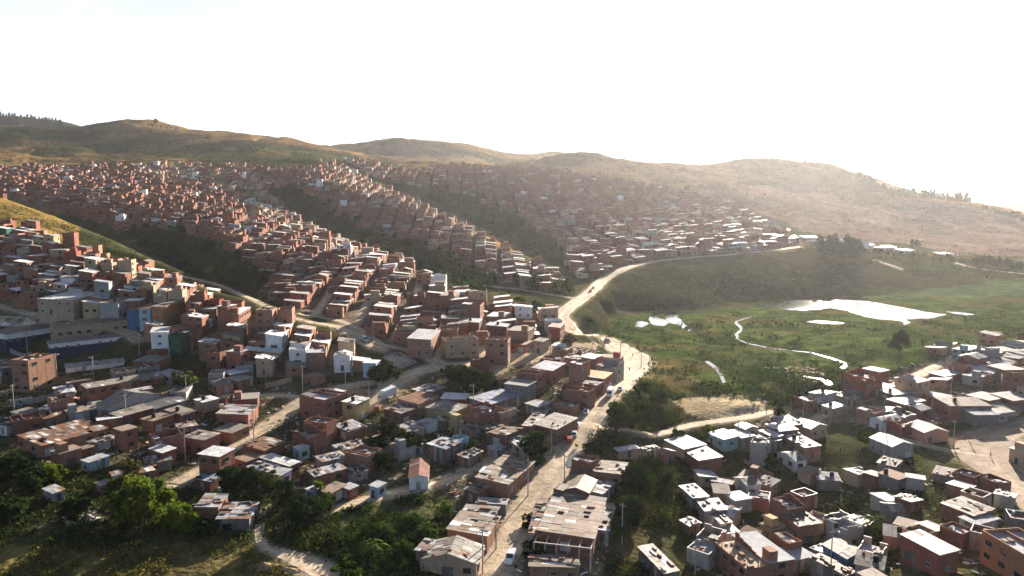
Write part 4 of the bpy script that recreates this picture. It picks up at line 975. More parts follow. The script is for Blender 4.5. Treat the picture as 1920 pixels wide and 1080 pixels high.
def build_house(hs, k):
    rs = random.Random(k * 7919 + 3)
    w_, d_, h, rt, kind = hs['w'], hs['d'], hs['h'], hs['rt'], hs['kind']
    st = hs.get('st') or max(1, int(h / 2.7))
    nm = {'brick': 'brick_house', 'plaster': 'plastered_house', 'tin': 'sheet_metal_shack'}[kind]
    root = empty(nm, (hs['x'], hs['y'], hs['z']), hs['yaw']); hs['obj'] = root; hs['st'] = st
    zb = -4.0
    mb = MB(); walls(mb, hs, zb)
    if rt == 'para': parapet(mb, hs, rs, False, h, .75, vary(hs['wall'], .05))
    if rt == 'unf': parapet(mb, hs, rs, True, h, rs.uniform(.4, 1.5), vary(hs['wall'], .05))
    if rt in ('unf', 'para') and w_ > 6 and d_ > 6:      # rooms of the storey still being built
        t = rs.uniform(-.2, .2) * w_; mb.box(t - .08, -d_ / 2 + .16, h, t + .08, d_ / 2 - .16, h + rs.uniform(.4, 1.2), vary(hs['wall'], .05))
    if kind == 'tin':
        # upright boards and odd sheets
        for sd in (0, 1):
            L_ = w_ if sd == 0 else d_; n_ = max(2, int(L_ / 1.0))
            for i in range(n_):
                c = vary(hs['wall'], .35) if rs.random() < .75 else rs.choice([RUS, BEI, GRY, RUS, DGR]); a0, a1 = -L_ / 2 + L_ * i / n_ + .01, -L_ / 2 + L_ * (i + 1) / n_ - .01; tz = h - .03 - rs.uniform(0, .1)
                if sd == 0: mb.box(a0, -d_ / 2 - .03, -1.0, a1, -d_ / 2 + .01, tz, c)
                else: mb.box(-w_ / 2 - .03, a0, -1.0, -w_ / 2 + .01, a1, tz, c)
    mb.build('wall', WALLM[kind], root)
    rb = MB()
    if rt in ('mono', 'gx', 'gy'): sheets(rb, hs, rs, True)
    elif rt == 'flat':
        rb.box(-w_/2 - .25, -d_/2 - .25, h + .005, w_/2 + .25, d_/2 + .25, h + .2, vary(CON, .1), top=hs['roof'], bottom=True)
        if rs.random() < .6: rb.box(-w_/2 + .4, -d_/2 + .4, h + .2, -w_/2 + 2.4, -d_/2 + 3, h + 2.3, vary(hs['wall'], .08))
    else:
        rb.box(-w_/2 + .165, -d_/2 + .165, h - .2, w_/2 - .165, d_/2 - .165, h + .02, hs['roof'], top=hs['roof'])
        if rs.random() < .5:
            a, b_ = rs.uniform(.25, .5) * w_, rs.uniform(.3, .6) * d_; c = pick(ROOFS)
            rb.quad([(-w_/2 + .2, d_/2 - b_, h + .95), (-w_/2 + a, d_/2 - b_, h + .95), (-w_/2 + a, d_/2 - .2, h + 1.15), (-w_/2 + .2, d_/2 - .2, h + 1.15)], c)
        for _ in range(rs.randint(2, 7)):
            x, y = rs.uniform(-w_ * .4, w_ * .4), rs.uniform(-d_ * .4, d_ * .4); s_ = rs.uniform(.15, .5); rb.box(x - s_, y - s_ * 1.4, h + .02, x + s_, y + s_ * 1.4, h + rs.uniform(.2, .7), rs.choice([BR, CON, DRF, WHI, RUS]))
    rb.build('roof', M_ROOF if rt in ('mono', 'gx', 'gy') else M_CONC, root)
    tf = top_fn(hs)
    if kind == 'brick' and h > 2.7:
        fb = MB(); cc = vary(tuple(q_ * .8 + .035 for q_ in hs['wall']), .12); t = .12; p = .03
        for sd, L_ in (('x', w_), ('y', d_)):
            n_ = max(1, int(round(L_ / 3.4)))
            for i in range(n_ + 1):
                a = -L_ / 2 + L_ * i / n_; a = max(-L_ / 2 + t, min(L_ / 2 - t, a))
                zt = (tf(a, -d_/2) if sd == 'x' else tf(-w_/2, a)) - .02
                if rt == 'unf': zt += rs.uniform(.3, 1.6)
                if sd == 'x': fb.box(a - t, -d_/2 - p, -4, a + t, -d_/2 + p, zt, cc)
                else: fb.box(-w_/2 - p, a - t, -4, -w_/2 + p, a + t, zt, cc)
        for s_ in range(0, st + 1):
            z = s_ * h / st - (.22 if s_ == st else .1)
            fb.box(-w_/2 - p - .004, -d_/2 - p - .004, z, w_/2 + p, -d_/2 + p, z + .2, cc, bottom=True); fb.box(-w_/2 - p - .004, -d_/2 + p, z, -w_/2 + p, d_/2, z + .2, cc, bottom=True)
        fb.build('concrete_frame', M_CONC, root)
    wi = rs.randrange(3) if kind != 'brick' else rs.choice([0, 1, 1]); door_done = False
    for face in ('x', 'y'):
        L_ = w_ if face == 'x' else d_
        n_ = max(1, int(L_ / rs.uniform(2.7, 3.8)))
        if kind == 'tin': n_ = min(n_, 2)
        dens = .75 if st > 1 else .6
        blank = rs.random() < .22 and kind == 'brick'
        for s_ in range(st):
            for i in range(n_):
                a = -L_ / 2 + L_ * (i + .5) / n_ + rs.uniform(-.15, .15)
                loc, rz = ((a, -d_/2 - .035, s_ * h / st + 1.0), 0) if face == 'x' else ((-w_/2 - .035, a, s_ * h / st + 1.0), -math.pi / 2)
                if s_ == 0 and not door_done and (i == n_ // 2 or rs.random() < .4) and face == ('x' if k % 2 else 'y'):
                    inst('door', DOORS[rs.randrange(5) if L_ > 5 else rs.randrange(3)], root, (loc[0], loc[1], 0.02), rz); door_done = True; continue
                if blank or rs.random() > dens or L_ < 2.2 or h / st < 2.2: continue
                wm, pm = WINS[wi]
                o = inst('window', wm, root, loc, rz); inst('pane', pm, o, (0, 0, 0))
    if hs.get('tank'):
        if rt in ('flat', 'para', 'unf'): inst('water_tank', TANK, root, (w_ * .28, d_ * .22, h + (.2 if rt == 'flat' else .02)))
        else: inst('water_tank', TANK, root, (-w_ * .2, 0, tf(-w_ * .2, 0) + .12))
    if hs.get('posts'):       # concrete posts of an unroofed front room
        f = MB(); cc = (.42, .37, .3)
        for i in range(6):
            y = -3.6; x = -w_ / 2 + w_ * i / 5
            pass
        for i in range(6):
            yy = d_ / 2 - d_ * i / 5
            f.box(-w_/2 - 4.1, yy - .13, -3, -w_/2 - 3.85, yy + .13, h - .4, cc); f.box(-w_/2 - 3.85, yy - .1, h - .65, -w_/2, yy + .1, h - .42, cc, bottom=True)
        f.box(-w_/2 - 4.1, -d_/2, h - .4, -w_/2 - 3.85, d_/2, h - .2, cc, bottom=True); f.build('open_frame', M_CONC, root)
    return root
SINGLE = HOUSES[:N_SINGLE]
for k, hs in enumerate(SINGLE): build_house(hs, k)

# all the others, past the three hundred that show largest
bulk = MB(); WN = (0.02, 0.02, 0.024)
for k, hs in enumerate(HOUSES[N_SINGLE:]):
    rs = random.Random(k)
    w_, d_, h, rt = hs['w'], hs['d'], hs['h'], hs['rt']; ca, sa = math.cos(hs['yaw']), math.sin(hs['yaw']); i0 = len(bulk.v)
    nearb = hs['y'] < 520
    hs['wall'] = vary(hs['wall'], .16); hs['roof'] = vary(hs['roof'], .14)
    walls(bulk, hs, -3.5, 0)
    n0 = len(bulk.m)
    if rt in ('mono', 'gx'):
        sheets(bulk, hs, rs, False)
        for q_ in range(n0, len(bulk.m)): bulk.m[q_] = 1
    else:
        bulk.quad([(-w_/2, -d_/2, h - .02), (w_/2, -d_/2, h - .02), (w_/2, d_/2, h - .02), (-w_/2, d_/2, h - .02)], hs['roof'], 1)
        if rt in ('para', 'unf'): parapet(bulk, hs, rs, rt == 'unf' and nearb, h, rs.uniform(.4, 1.3), hs['wall'], .2)
        else: bulk.box(-w_/2 - .25, -d_/2 - .25, h, w_/2 + .25, d_/2 + .25, h + .22, CON, 1, top=hs['roof'], bottom=True)
        if rs.random() < .3: bulk.box(-w_/2 + .5, -d_/2 + .5, h, -w_/2 + 2.8, d_/2 - 3, h + 2.3, hs['wall'])
    st = hs.get('st', 1)
    for s_ in range(st):
        z = s_ * 2.6 + 1.0
        for face, L_ in (('x', w_), ('y', d_)):
            n_ = int(L_ / 3)
            for i in range(n_):
                if rs.random() > (.5 if face == 'y' else .35): continue
                a = -L_ / 2 + L_ * (i + .5) / n_; hw = rs.choice([.45, .6, .75])
                sg = 1 if hs.get('flip', 1) < 0 and face == 'x' and rs.random() < 0 else -1
                if face == 'x': q4 = [(a - hw, -d_/2 - .03, z), (a + hw, -d_/2 - .03, z), (a + hw, -d_/2 - .03, z + 1), (a - hw, -d_/2 - .03, z + 1)]
                else: q4 = [(-w_/2 - .03, a + hw, z), (-w_/2 - .03, a - hw, z), (-w_/2 - .03, a - hw, z + 1), (-w_/2 - .03, a + hw, z + 1)]
                bulk.quad(q4, WN, 0)
    for q_ in range(i0, len(bulk.v)):
        x, y, z = bulk.v[q_]; bulk.v[q_] = (hs['x'] + x * ca - y * sa, hs['y'] + x * sa + y * ca, hs['z'] + z)
o = bulk.build('hillside_houses', [M_BRICK, M_ROOF]); tag(o, 'brick terraces covering the far spurs, too many to count', 'houses', kind='stuff')
# ------------------------------------------------------------------ trees
LG = (0.043, 0.064, 0.019); LD = (0.022, 0.036, 0.014); LY = (0.075, 0.095, 0.018); LB = (0.075, 0.075, 0.03); LR = (0.10, 0.045, 0.025)
def leaf(mb, c, r, col, rs, flat=0.0):
    n_ = Vector((rs.gauss(0, 1), rs.gauss(0, 1), rs.gauss(0, 1) + flat)).normalized(); u = n_.orthogonal().normalized(); u.rotate(Matrix.Rotation(rs.uniform(0, 6.28), 3, n_)); w_ = n_.cross(u)
    a = r * rs.uniform(.7, 1.3); b_ = a * rs.uniform(.45, .8)
    mb.quad([tuple(c - u * a), tuple(c - w_ * b_), tuple(c + u * a), tuple(c + w_ * b_)], col)
def crown_mesh(seed, h, rad, zc, rz, nclump, nleaf, lr, col, shape='round', mat=None):
    """leaf clumps spread through the crown's volume, gaps between them"""
    rs = random.Random(seed); mb = MB()
    for k in range(nclump):
        while True:
            p = Vector((rs.uniform(-1, 1), rs.uniform(-1, 1), rs.uniform(-1, 1)))
            if p.length <= 1 and (p.length > .35 or rs.random() < .3): break
        if shape == 'cone': s_ = (1 - p.z) / 2; p.x *= .25 + s_; p.y *= .25 + s_
        if shape == 'flame': s_ = .45 + .55 * math.cos(p.z * 1.2); p.x *= s_; p.y *= s_
        c0 = Vector((p.x * rad, p.y * rad, zc + p.z * rz)); cr = rad * rs.uniform(.22, .4) if shape == 'round' else rad * rs.uniform(.25, .42)
        cc = vary(col, .3)
        for i in range(nleaf):
            d = Vector((rs.gauss(0, 1), rs.gauss(0, 1), rs.gauss(0, .75))).normalized() * cr * rs.uniform(.5, 1.05)
            leaf(mb, c0 + d, lr, vary(cc, .18), rs, .3)
    return mb.mesh('crown', M_LEAF_SUN if col == LY else M_LEAF)
def trunk_mesh(seed, h, r, lean, nb, zc, rad):
    rs = random.Random(seed); mb = MB(); c = (0.06, 0.045, 0.032); p = Vector((0, 0, -.6)); seg = 5; pts_ = [p]
    for k in range(seg):
        p = p + Vector((rs.uniform(-lean, lean), rs.uniform(-lean, lean), (h + .6) / seg)); pts_.append(p)
    for k in range(seg): mb.tube(pts_[k], pts_[k + 1], r * (1 - k / (seg + .5)), r * (1 - (k + 1) / (seg + .5)), c, 7)
    for k in range(nb):
        b0 = pts_[rs.randint(2, seg - 1)]; a = rs.uniform(0, 6.28); l_ = rad * rs.uniform(.5, .9)
        mid = b0 + Vector((math.cos(a) * l_ * .5, math.sin(a) * l_ * .5, l_ * .35)); e_ = mid + Vector((math.cos(a) * l_ * .5, math.sin(a) * l_ * .5, l_ * .5))
        mb.tube(b0, mid, r * .45, r * .28, c, 5); mb.tube(mid, e_, r * .28, r * .08, c, 5)
    return mb.mesh('trunk', M_BARK)
PROTO = {}
def proto(kind):
    if kind in PROTO: return PROTO[kind]
    if kind == 'bushy_bright': L_ = [(crown_mesh(s_, 9, 4.6, 5.0, 4.2, 30, 110, .42, LY), trunk_mesh(s_, 6, .3, .25, 6, 5, 4)) for s_ in (1, 2)]
    elif kind == 'bushy': L_ = [(crown_mesh(s_, 8, 3.6, 4.8, 3.4, 26, 80, .42, LG), trunk_mesh(s_, 6, .25, .2, 6, 5, 3.4)) for s_ in (3, 4, 5)]
    elif kind == 'dark': L_ = [(crown_mesh(s_, 7, 3.2, 4.2, 3.2, 24, 70, .45, LD), trunk_mesh(s_, 5, .22, .25, 6, 4, 3)) for s_ in (6, 7, 8)]
    elif kind == 'olive': L_ = [(crown_mesh(s_, 6, 2.8, 3.8, 2.6, 20, 60, .36, LB), trunk_mesh(s_, 5, .18, .3, 7, 4, 2.6)) for s_ in (9, 10)]
    elif kind == 'russet': L_ = [(crown_mesh(s_, 7, 3.2, 4.2, 3.0, 22, 60, .38, LR), trunk_mesh(s_, 5, .2, .3, 7, 4, 2.8)) for s_ in (11,)]
    elif kind == 'cypress': L_ = [(crown_mesh(s_, 8, 1.9, 4.6, 3.9, 30, 55, .32, LD, 'flame'), trunk_mesh(s_, 6, .18, .08, 3, 4, 1)) for s_ in (12, 13)]
    elif kind == 'pine': L_ = [(crown_mesh(s_, 12, 2.5, 7.0, 5.2, 28, 34, .55, LD, 'cone'), trunk_mesh(s_, 11, .25, .1, 4, 6, 1.6)) for s_ in (14, 15, 16)]
    elif kind == 'tall': L_ = [(crown_mesh(s_, 13.5, 3.5, 9.9, 3.8, 20, 120, .4, (.012, .02, .01)), trunk_mesh(s_, 11.5, .34, .12, 9, 9, 3.6)) for s_ in (17,)]
    elif kind == 'far': L_ = [(crown_mesh(s_, 9, 3.6, 5.6, 3.8, 15, 30, .75, LD), trunk_mesh(s_, 7, .25, .2, 4, 5, 3)) for s_ in (18, 19, 20)]
    elif kind == 'broadleaf':  # low plants with big hanging leaves
        L_ = []
        for s_ in (21, 22):
            rs = random.Random(s_); mb = MB()
            for i in range(16):
                a = rs.uniform(0, 6.28); b0 = Vector((rs.uniform(-.8, .8), rs.uniform(-.8, .8), rs.uniform(1.2, 3))); col = vary(LG if rs.random() < .7 else LY, .25); prev = None
                for q_ in range(6):
                    t = q_ / 5; p = b0 + Vector((math.cos(a) * 2.2 * t, math.sin(a) * 2.2 * t, 1.3 * t - 2.0 * t * t)); wv = .24 * math.sin(math.pi * (.12 + .86 * t)); sd = Vector((-math.sin(a), math.cos(a), 0)) * wv
                    if prev: mb.quad([tuple(prev[0]), tuple(p - sd), tuple(p + sd), tuple(prev[1])], vary(col, .1))
                    prev = (p - sd, p + sd)
            for i in range(10):
                c0 = Vector((rs.uniform(-1.4, 1.4), rs.uniform(-1.4, 1.4), rs.uniform(.5, 1.8)))
                for _ in range(30): leaf(mb, c0 + Vector((rs.gauss(0, .4), rs.gauss(0, .4), rs.gauss(0, .35))), .26, vary(LG, .3), rs, .4)
            L_.append((mb.mesh('crown', M_LEAF), trunk_mesh(s_, 2.4, .14, .15, 3, 2, 1)))
    elif kind == 'shrub': L_ = [(crown_mesh(s_, 2, 1.5, .9, 1.0, 12, 45, .24, LD), trunk_mesh(s_, 1, .07, .1, 4, 1, 1)) for s_ in (23, 24, 25)]
    elif kind == 'shrub_light': L_ = [(crown_mesh(s_, 2, 1.5, .9, 1.0, 12, 45, .24, LY), trunk_mesh(s_, 1, .07, .1, 4, 1, 1)) for s_ in (26, 27)]
    PROTO[kind] = (L_, {'bushy_bright': 9.4, 'bushy': 8.4, 'dark': 7.6, 'olive': 6.6, 'russet': 7.4, 'cypress': 8.6, 'pine': 12.4, 'tall': 13.8, 'far': 9.6, 'broadleaf': 3.4, 'shrub': 2.0, 'shrub_light': 2.0}[kind])
    return PROTO[kind]
TREES = []
TNAME = {'cypress': 'cypress_tree', 'pine': 'pine_tree', 'tall': 'tall_tree', 'broadleaf': 'broadleaf_plant', 'shrub': 'shrub', 'shrub_light': 'shrub'}
def plant_tree(x, y, h, kind, label=None, group=None, wide=1.0):
    L_, h0 = proto(kind); cm, tm = L_[rnd.randrange(len(L_))]; s_ = h / h0
    r = empty(TNAME.get(kind, 'broad_tree'), (x, y, float(ground(x, y)) - .05), rnd.uniform(0, 6.28)); r.scale = (s_ * wide, s_ * wide, s_)
    inst('trunk', tm, r, (0, 0, 0)); inst('crown', cm, r, (0, 0, 0))
    tag(r, label, 'plant' if kind in ('broadleaf', 'shrub', 'shrub_light') else 'tree', group)
    TREES.append((r, kind)); return r
def T(u, v, h, kind, label=None, wide=1.0, group=None):
    p = hit(u, v)
    if p is None: return
    return plant_tree(p[0], p[1], h, kind, label, group, wide)
T(272,985,10.5,'bushy_bright','big bright yellow-green bushy tree below the tin shacks', 1.1)
T(338,1000,6.5,'bushy_bright','smaller rounded yellow-green tree beside the red brick and tin shack', 1.05)
T(228,960,8,'bushy','mid green tree filling the slope behind the big bright tree')
T(100,905,4.5,'bushy_bright','low yellow-green bush in shade below the brick house and blue cabin', 1.3)
T(62,925,6,'dark','dark tree in the shaded hollow under the rust-patched long house', 1.3)
T(20,905,7,'dark','dark tree at the picture edge below the white shack', 1.2)
T(22,985,6,'dark','dark tree low in the shaded hollow near the dry grass', 1.3)
T(140,975,5,'dark','dark bush beside the loose white rubble heap', 1.3)
T(245,905,6,'olive','thin feathery olive tree in front of the rusty long shed')
T(432,925,6.5,'dark','dark tree behind the paired tin and brick shack', 1.1)
T(470,918,5.5,'dark','dark tree between the purple house and the tin shack')
T(505,925,6,'olive','olive-tinted dark tree near the head of the winding footpath')
T(532,945,6,'dark','dark tree leaning over the bare yard by the footpath')
T(575,985,6.5,'dark','rounded dark tree below the turquoise sheet roof', 1.25)
T(610,960,4.5,'bushy','green shrubby tree under the tan sheet roof', 1.1)
T(598,935,4.2,'bushy_bright','little lime-green tree beside the turquoise sheet roof', .8)
T(400,1000,3,'shrub','dark shrub on the grass below the tin shack', 1.6)
T(345,738,8,'olive','loose pale olive tree by the pale track under the sunlit spur', 1.15)
T(890,742,9.5,'dark','tallest dark tree of the grove below the plaza', 1.2)
T(862,728,8,'dark','dark tree of the grove, next to the truck yard', 1.1)
T(915,735,7,'dark','dark tree of the grove, next to the blue-grey shed', 1.1)
T(840,715,6,'dark','small dark tree where the grove meets the dirt street')
T(707,718,6.5,'dark','dark tree by the white cube house near the mud court', 1.15)
T(728,705,6,'bushy','green tree on the bank beside the mud court')
T(745,712,4.5,'olive','thin tree on the bank between mud court and truck yard')
T(1160,806,9.5,'bushy','rounded green roadside tree across from the parked cars', 1.1)
T(1204,806,9.5,'bushy','palm-like green roadside tree beside the sandy track', .95)
T(1000,858,7.5,'dark','dark roadside tree below the big grey-roofed house', 1.1)
T(735,842,7,'dark','dark tree on the shaded bank below the yellow house', 1.2)
T(700,850,5,'dark','dark scrubby tree on the shaded bank beside the low sheds', 1.3)
T(770,850,6,'dark','dark tree in the shaded hollow by the bluish tin roof', 1.3)
T(720,880,5,'dark','dark tree beside the low grey sheds in the hollow', 1.3)
T(1683,683,15,'tall','lone tall dark tree standing in the marsh')
T(1460,786,8,'cypress','dense dark cypress beside the sandy patch', 1.15)
T(1536,752,7.4,'cypress','pointed dark tree at the marsh-side row of white roofs', 1.05)
T(1325,822,4,'bushy_bright','small lime bush next to the turquoise house', 1.2)
T(1067,655,6.5,'russet','reddish-brown tree beside the main road above the plaza', 1.1)
T(945,568,6,'bushy_bright','bright green tree catching the sun behind the spur end')
T(975,572,5,'bushy_bright','sunlit shrubby tree between spur end and gully', 1.2)
T(1005,580,5,'bushy','green tree at the foot of the spur by the road', 1.2)
T(1020,585,4,'bushy_bright','little sunlit tree by the road bend at the spur foot')
T(815,628,4.5,'dark','dark little tree in the steep street above the corner house')
T(755,560,5,'dark','dark tree among the upper terraces')
T(1716,470,13,'far','tall dark tree standing alone above the valley sheds')
T(292,234,17,'far','lone dark tree on the golden hilltop', .85)
T(780,992,4.4,'broadleaf','drooping broad-leaved plant above the roadside brick roofs')
T(720,1010,4,'broadleaf','broad-leaved plant in the green thicket')
T(830,968,4.6,'broadleaf','tall broad-leaved plant beside the patched brick roof')
T(700,1050,4.4,'broadleaf','dark broad-leaved plant low in the thicket')
T(800,1010,4.2,'broadleaf','broad-leaved plant against the gabled roof')
T(655,1078,2.6,'shrub_light','lime shrub at the bottom of the thicket', 1.5)
T(690,1010,3.4,'bushy','round bush on the thicket edge', 1.2)
T(760,1045,3.8,'bushy','dense bush beside the gabled brick house', 1.2)
T(885,850,4,'bushy','bush beside the brown track')
T(1000,985,2.4,'shrub','dark shrub on the road edge by the patched sheds', 1.5)
T(1005,1040,2.6,'shrub','dark shrub below the open concrete frame', 1.5)
T(1012,872,3,'bushy','green bush on the verge across from the white puddle', 1.2)
T(1195,930,8,'dark','dark tree deep in the overgrown gully', 1.2)
T(1180,985,7,'dark','dark tree in the gully below the first one', 1.2)
T(1215,895,6,'dark','dark tree at the head of the gully', 1.3)
T(1160,1010,5,'bushy','green bush by the patched annex roof', 1.2)
T(1245,985,4,'olive','dry shrubby tree on the gully flank', 1.2)
T(1255,905,4.5,'olive','dry bush above the gully', 1.2)
T(1450,880,4,'bushy','bush below the white gabled cottage', 1.3)
T(1620,830,4.5,'bushy','bush beside the grey gabled house', 1.2)
T(1640,1005,5,'broadleaf','drooping plant between the blue and the red house')
T(1600,960,3.4,'dark','dark bush on the open bank', 1.4)
T(1270,825,3.6,'bushy','bush on the verge of the sandy track', 1.3)
T(1240,790,4,'bushy','bush beside the palm-like roadside tree', 1.4)
T(1235,760,5,'dark','dark bush on the marsh bank', 1.5)
T(1205,740,4.5,'dark','dark bush below the road bend', 1.5)
T(1110,850,3.2,'dark','dark bush on the shaded bank by the white puddle', 1.6)
T(1140,835,3.4,'dark','dark bush on the shaded bank behind the white shed', 1.6)
T(1875,700,4,'bushy','bush between marsh-side roofs', 1.3)
T(1830,712,4,'bushy','bush in the yard among marsh-side roofs', 1.2)
# rows of pines
def row(line, n, h, kind, base, group, spread=6):
    for k in range(n):
        q_ = (k + rnd.uniform(-.3, .3)) / max(1, n - 1) * (len(line) - 1); q_ = min(max(q_, 0), len(line) - 1.001); i = int(q_); f = q_ - i
        u = line[i][0] * (1 - f) + line[i + 1][0] * f; v = line[i][1] * (1 - f) + line[i + 1][1] * f
        p = hit(u, v + rnd.uniform(-spread, spread) * .4)
        if p is None: continue
        r = plant_tree(p[0], p[1], h * rnd.uniform(.7, 1.25), kind, base, group)
row([(1606,340),(1640,352)], 9, 20, 'pine', 'dark conifer in the cluster where the hazy ridge drops', 'conifers on the ridge shoulder', 3)
row([(1645,362),(1680,371),(1720,374),(1770,377),(1818,383)], 42, 17, 'pine', 'dark conifer in the long row along the quarry crest', 'conifers along the quarry crest', 4)
row([(1845,398),(1890,410),(1925,420)], 8, 14, 'far', 'dark tree on the falling ridge at the frame edge', 'trees on the falling ridge', 4)
row([(1448,302),(1485,304),(1520,310)], 6, 9, 'far', 'small bushy tree on the hazy skyline', 'bushy trees on the skyline', 2)
row([(278,236),(330,243)], 6, 6, 'far', 'low bush along the golden hilltop', 'bushes on the golden hilltop', 2)
row([(1535,478),(1560,480),(1590,485),(1612,488)], 22, 17, 'pine', 'dark conifer in the dense clump above the marsh', 'conifers in the clump above the marsh', 16)
row([(1640,478),(1700,484),(1780,492),(1830,496)], 16, 7, 'far', 'dark roadside tree among the valley sheds', 'trees among the valley sheds', 10)
row([(1825,498),(1870,502),(1915,508)], 20, 9, 'pine', 'dark tree in the belt at the valley edge', 'tree belt at the valley edge', 8)
row([(0,221),(60,227),(115,236)], 22, 22, 'pine', 'dark conifer on the far forested ridge', 'conifers on the far ridge', 3)

# woods in the gullies read as one mass
def scatter(poly, n, lim):
    us = [p[0] for p in poly]; vs = [p[1] for p in poly]; out_ = []; tries = 0
    while len(out_) < n and tries < n * 12:
        tries += 1
        u, v = rnd.uniform(min(us), max(us)), rnd.uniform(min(vs), max(vs))
        if not inpoly(np.array([u]), np.array([v]), poly)[0]: continue
        p = hit(u, v)
        if p is not None and lim[0] < p[1] < lim[1]: out_.append(p)
    return out_
wb_ = MB(); rs = random.Random(5)
for pg, n in zip(RAV, (75, 190, 170, 30)):
    for p in scatter(pg, n, (330, 1300)):
        if blocked(p[0], p[1], 2.5): continue
        hh = rs.uniform(4, 9); rr = hh * rs.uniform(.32, .5); col = vary(LD, .3) if rs.random() < .8 else vary(LG, .2)
        for c_ in range(7):
            d = Vector((rs.gauss(0, .5), rs.gauss(0, .5), rs.uniform(-.5, .6)))
            c0 = Vector(p) + Vector((d.x * rr, d.y * rr, hh * .58 + d.z * hh * .42))
            for _ in range(14): leaf(wb_, c0 + Vector((rs.gauss(0, 1), rs.gauss(0, 1), rs.gauss(0, .8))) * rr * .33, .85, vary(col, .25), rs, .3)
        wb_.tube((p[0], p[1], p[2] - .5), (p[0], p[1], p[2] + hh * .6), .22, .1, (.05, .04, .03), 5)
tag(wb_.build('woodland', M_LEAF), 'dark scrub woodland filling the gullies', 'wood', kind='stuff')

# undergrowth, reeds and weeds
LONE = hit(1683, 683); ug = MB(); nrs = np.random.RandomState(4)
def tufts(poly, n, size, cols, lim=(120, 700), k=5, low=1.0):
    us = [p[0] for p in poly]; vs = [p[1] for p in poly]
    # spread evenly over the ground rather than over the picture
    m_ = n * 3; U = nrs.uniform(min(us), max(us), m_); V = nrs.uniform(min(vs), max(vs), m_)
    ok = inpoly(U, V, poly); U, V = U[ok][:n], V[ok][:n]; X, Y, Z = hits(U, V)
    Qn = fbm(np.nan_to_num(X) / 9, np.nan_to_num(Y) / 9, 3, 33); ok = np.isfinite(X); X, Y, Z, Qn = X[ok], Y[ok], Z[ok], Qn[ok]
    ok = (Y > lim[0]) & (Y < lim[1]) & (Qn > .40)
    if LONE is not None: ok &= np.hypot(X - LONE[0], Y - LONE[1] + 6) > 16
    for sw in STREAM_W: ok &= seg_dist(X, Y, sw)[0] > 2.2
    for pw in POND_W: ok &= ~inpoly(X, Y, pw)
    for p0_, p1_, p2_, q_ in zip(X[ok], Y[ok], Z[ok], Qn[ok]):
        p = (float(p0_), float(p1_), float(p2_)); q_ = float(q_)
        if blocked(p[0], p[1], .3): continue
        s_ = size * rnd.uniform(.6, 1.5) * (.6 + q_); col = vary(rnd.choice(cols), .25)
        for _ in range(k):
            leaf(ug, Vector((p[0] + rnd.gauss(0, s_ * .8), p[1] + rnd.gauss(0, s_ * .8), p[2] + abs(rnd.gauss(.3, .4)) * s_ * low)), s_ * .36, vary(col, .15), rnd, .6)
tufts([(-20,880),(60,860),(180,880),(330,920),(480,930),(640,960),(860,930),(860,1000),(780,1080),(700,1090),(620,1040),(420,1005),(200,1030),(-20,1020)], 8200, .62, [LD, LD, LG, LB, LB])
tufts([(-20,1020),(200,1025),(420,1005),(640,1060),(640,1090),(-20,1090)], 3600, .5, [(.17,.13,.045), LB, (.13,.115,.04)], low=.7)
tufts([(620,960),(860,920),(850,960),(790,1040),(760,1090),(640,1090)], 5200, .75, [LG, LG, LD, LD])
tufts([(1130,870),(1290,860),(1320,1000),(1280,1090),(1110,1090),(1150,960)], 5200, .65, [LD, LD, LB, (.12,.08,.035)])
tufts([(1280,860),(1500,850),(1700,840),(1920,940),(1940,1080),(1290,1090)], 8200, .52, [LD, LG, LB, (.11,.085,.035)])
tufts([(1150,700),(1220,690),(1280,740),(1260,820),(1180,830),(1100,860),(1100,840),(1150,780)], 2200, .9, [LD, LG, LG, LB])
tufts([(1090,600),(1210,600),(1330,590),(1560,590),(1700,610),(1920,570),(1920,635),(1700,690),(1560,735),(1440,760),(1330,745),(1210,690)], 8000, .6, [LG, LG, (.04,.085,.015), LD, (.06,.085,.02)], (250, 640), 4, .6)
tufts([(1420,680),(1560,690),(1600,720),(1520,755),(1440,762),(1400,730)], 1600, .7, [LG, LD, (.05,.09,.03)], (230, 420), 5)
tufts([(1090,600),(1210,600),(1330,590),(1560,590),(1700,610),(1920,570),(1920,635),(1700,690),(1560,735),(1440,760),(1330,745),(1210,690)], 800, 1.5, [LD, LD, LG], (250, 640), 9, .7)
tufts([(1100,560),(1240,500),(1560,490),(1600,540),(1400,565),(1200,585)], 2600, 1.1, [LD, LB, LB], (400, 760), 3, .7)
tufts([(-20,690),(300,690),(560,730),(700,740),(900,740),(1000,840),(880,900),(600,920),(330,880),(-20,860)], 4200, .6, [LD, LB, LG])
tufts([(0,380),(130,420),(330,510),(300,525),(200,490),(100,450),(0,430)], 1500, 1.2, [LD, LB, LG], (380, 640), 3)
tufts([(0,245),(200,238),(400,255),(560,270),(640,300),(440,312),(280,310),(0,318)], 1500, 3.2, [LD, LB, LB], (900, 2600), 4, .5)
tufts([(640,270),(760,262),(940,290),(1120,288),(1300,312),(1500,308),(1640,350),(1800,390),(1900,440),(1600,440),(1420,395),(1200,342),(860,310),(680,300)], 2200, 2.8, [LD, LB, LB], (900, 2600), 4, .5)
tufts([(480,560),(600,590),(700,650),(720,690),(640,650),(560,605),(480,575)], 900, .5, [LG, LB], (250, 420), 4)
tufts([(1430,420),(1560,440),(1900,470),(1920,540),(1620,520),(1500,470)], 1800, 1.8, [LD, LD, LB], (600, 1200), 3)
tag(ug.build('undergrowth', M_LEAF), 'weeds, reeds and low scrub over banks and marsh', 'undergrowth', kind='stuff')
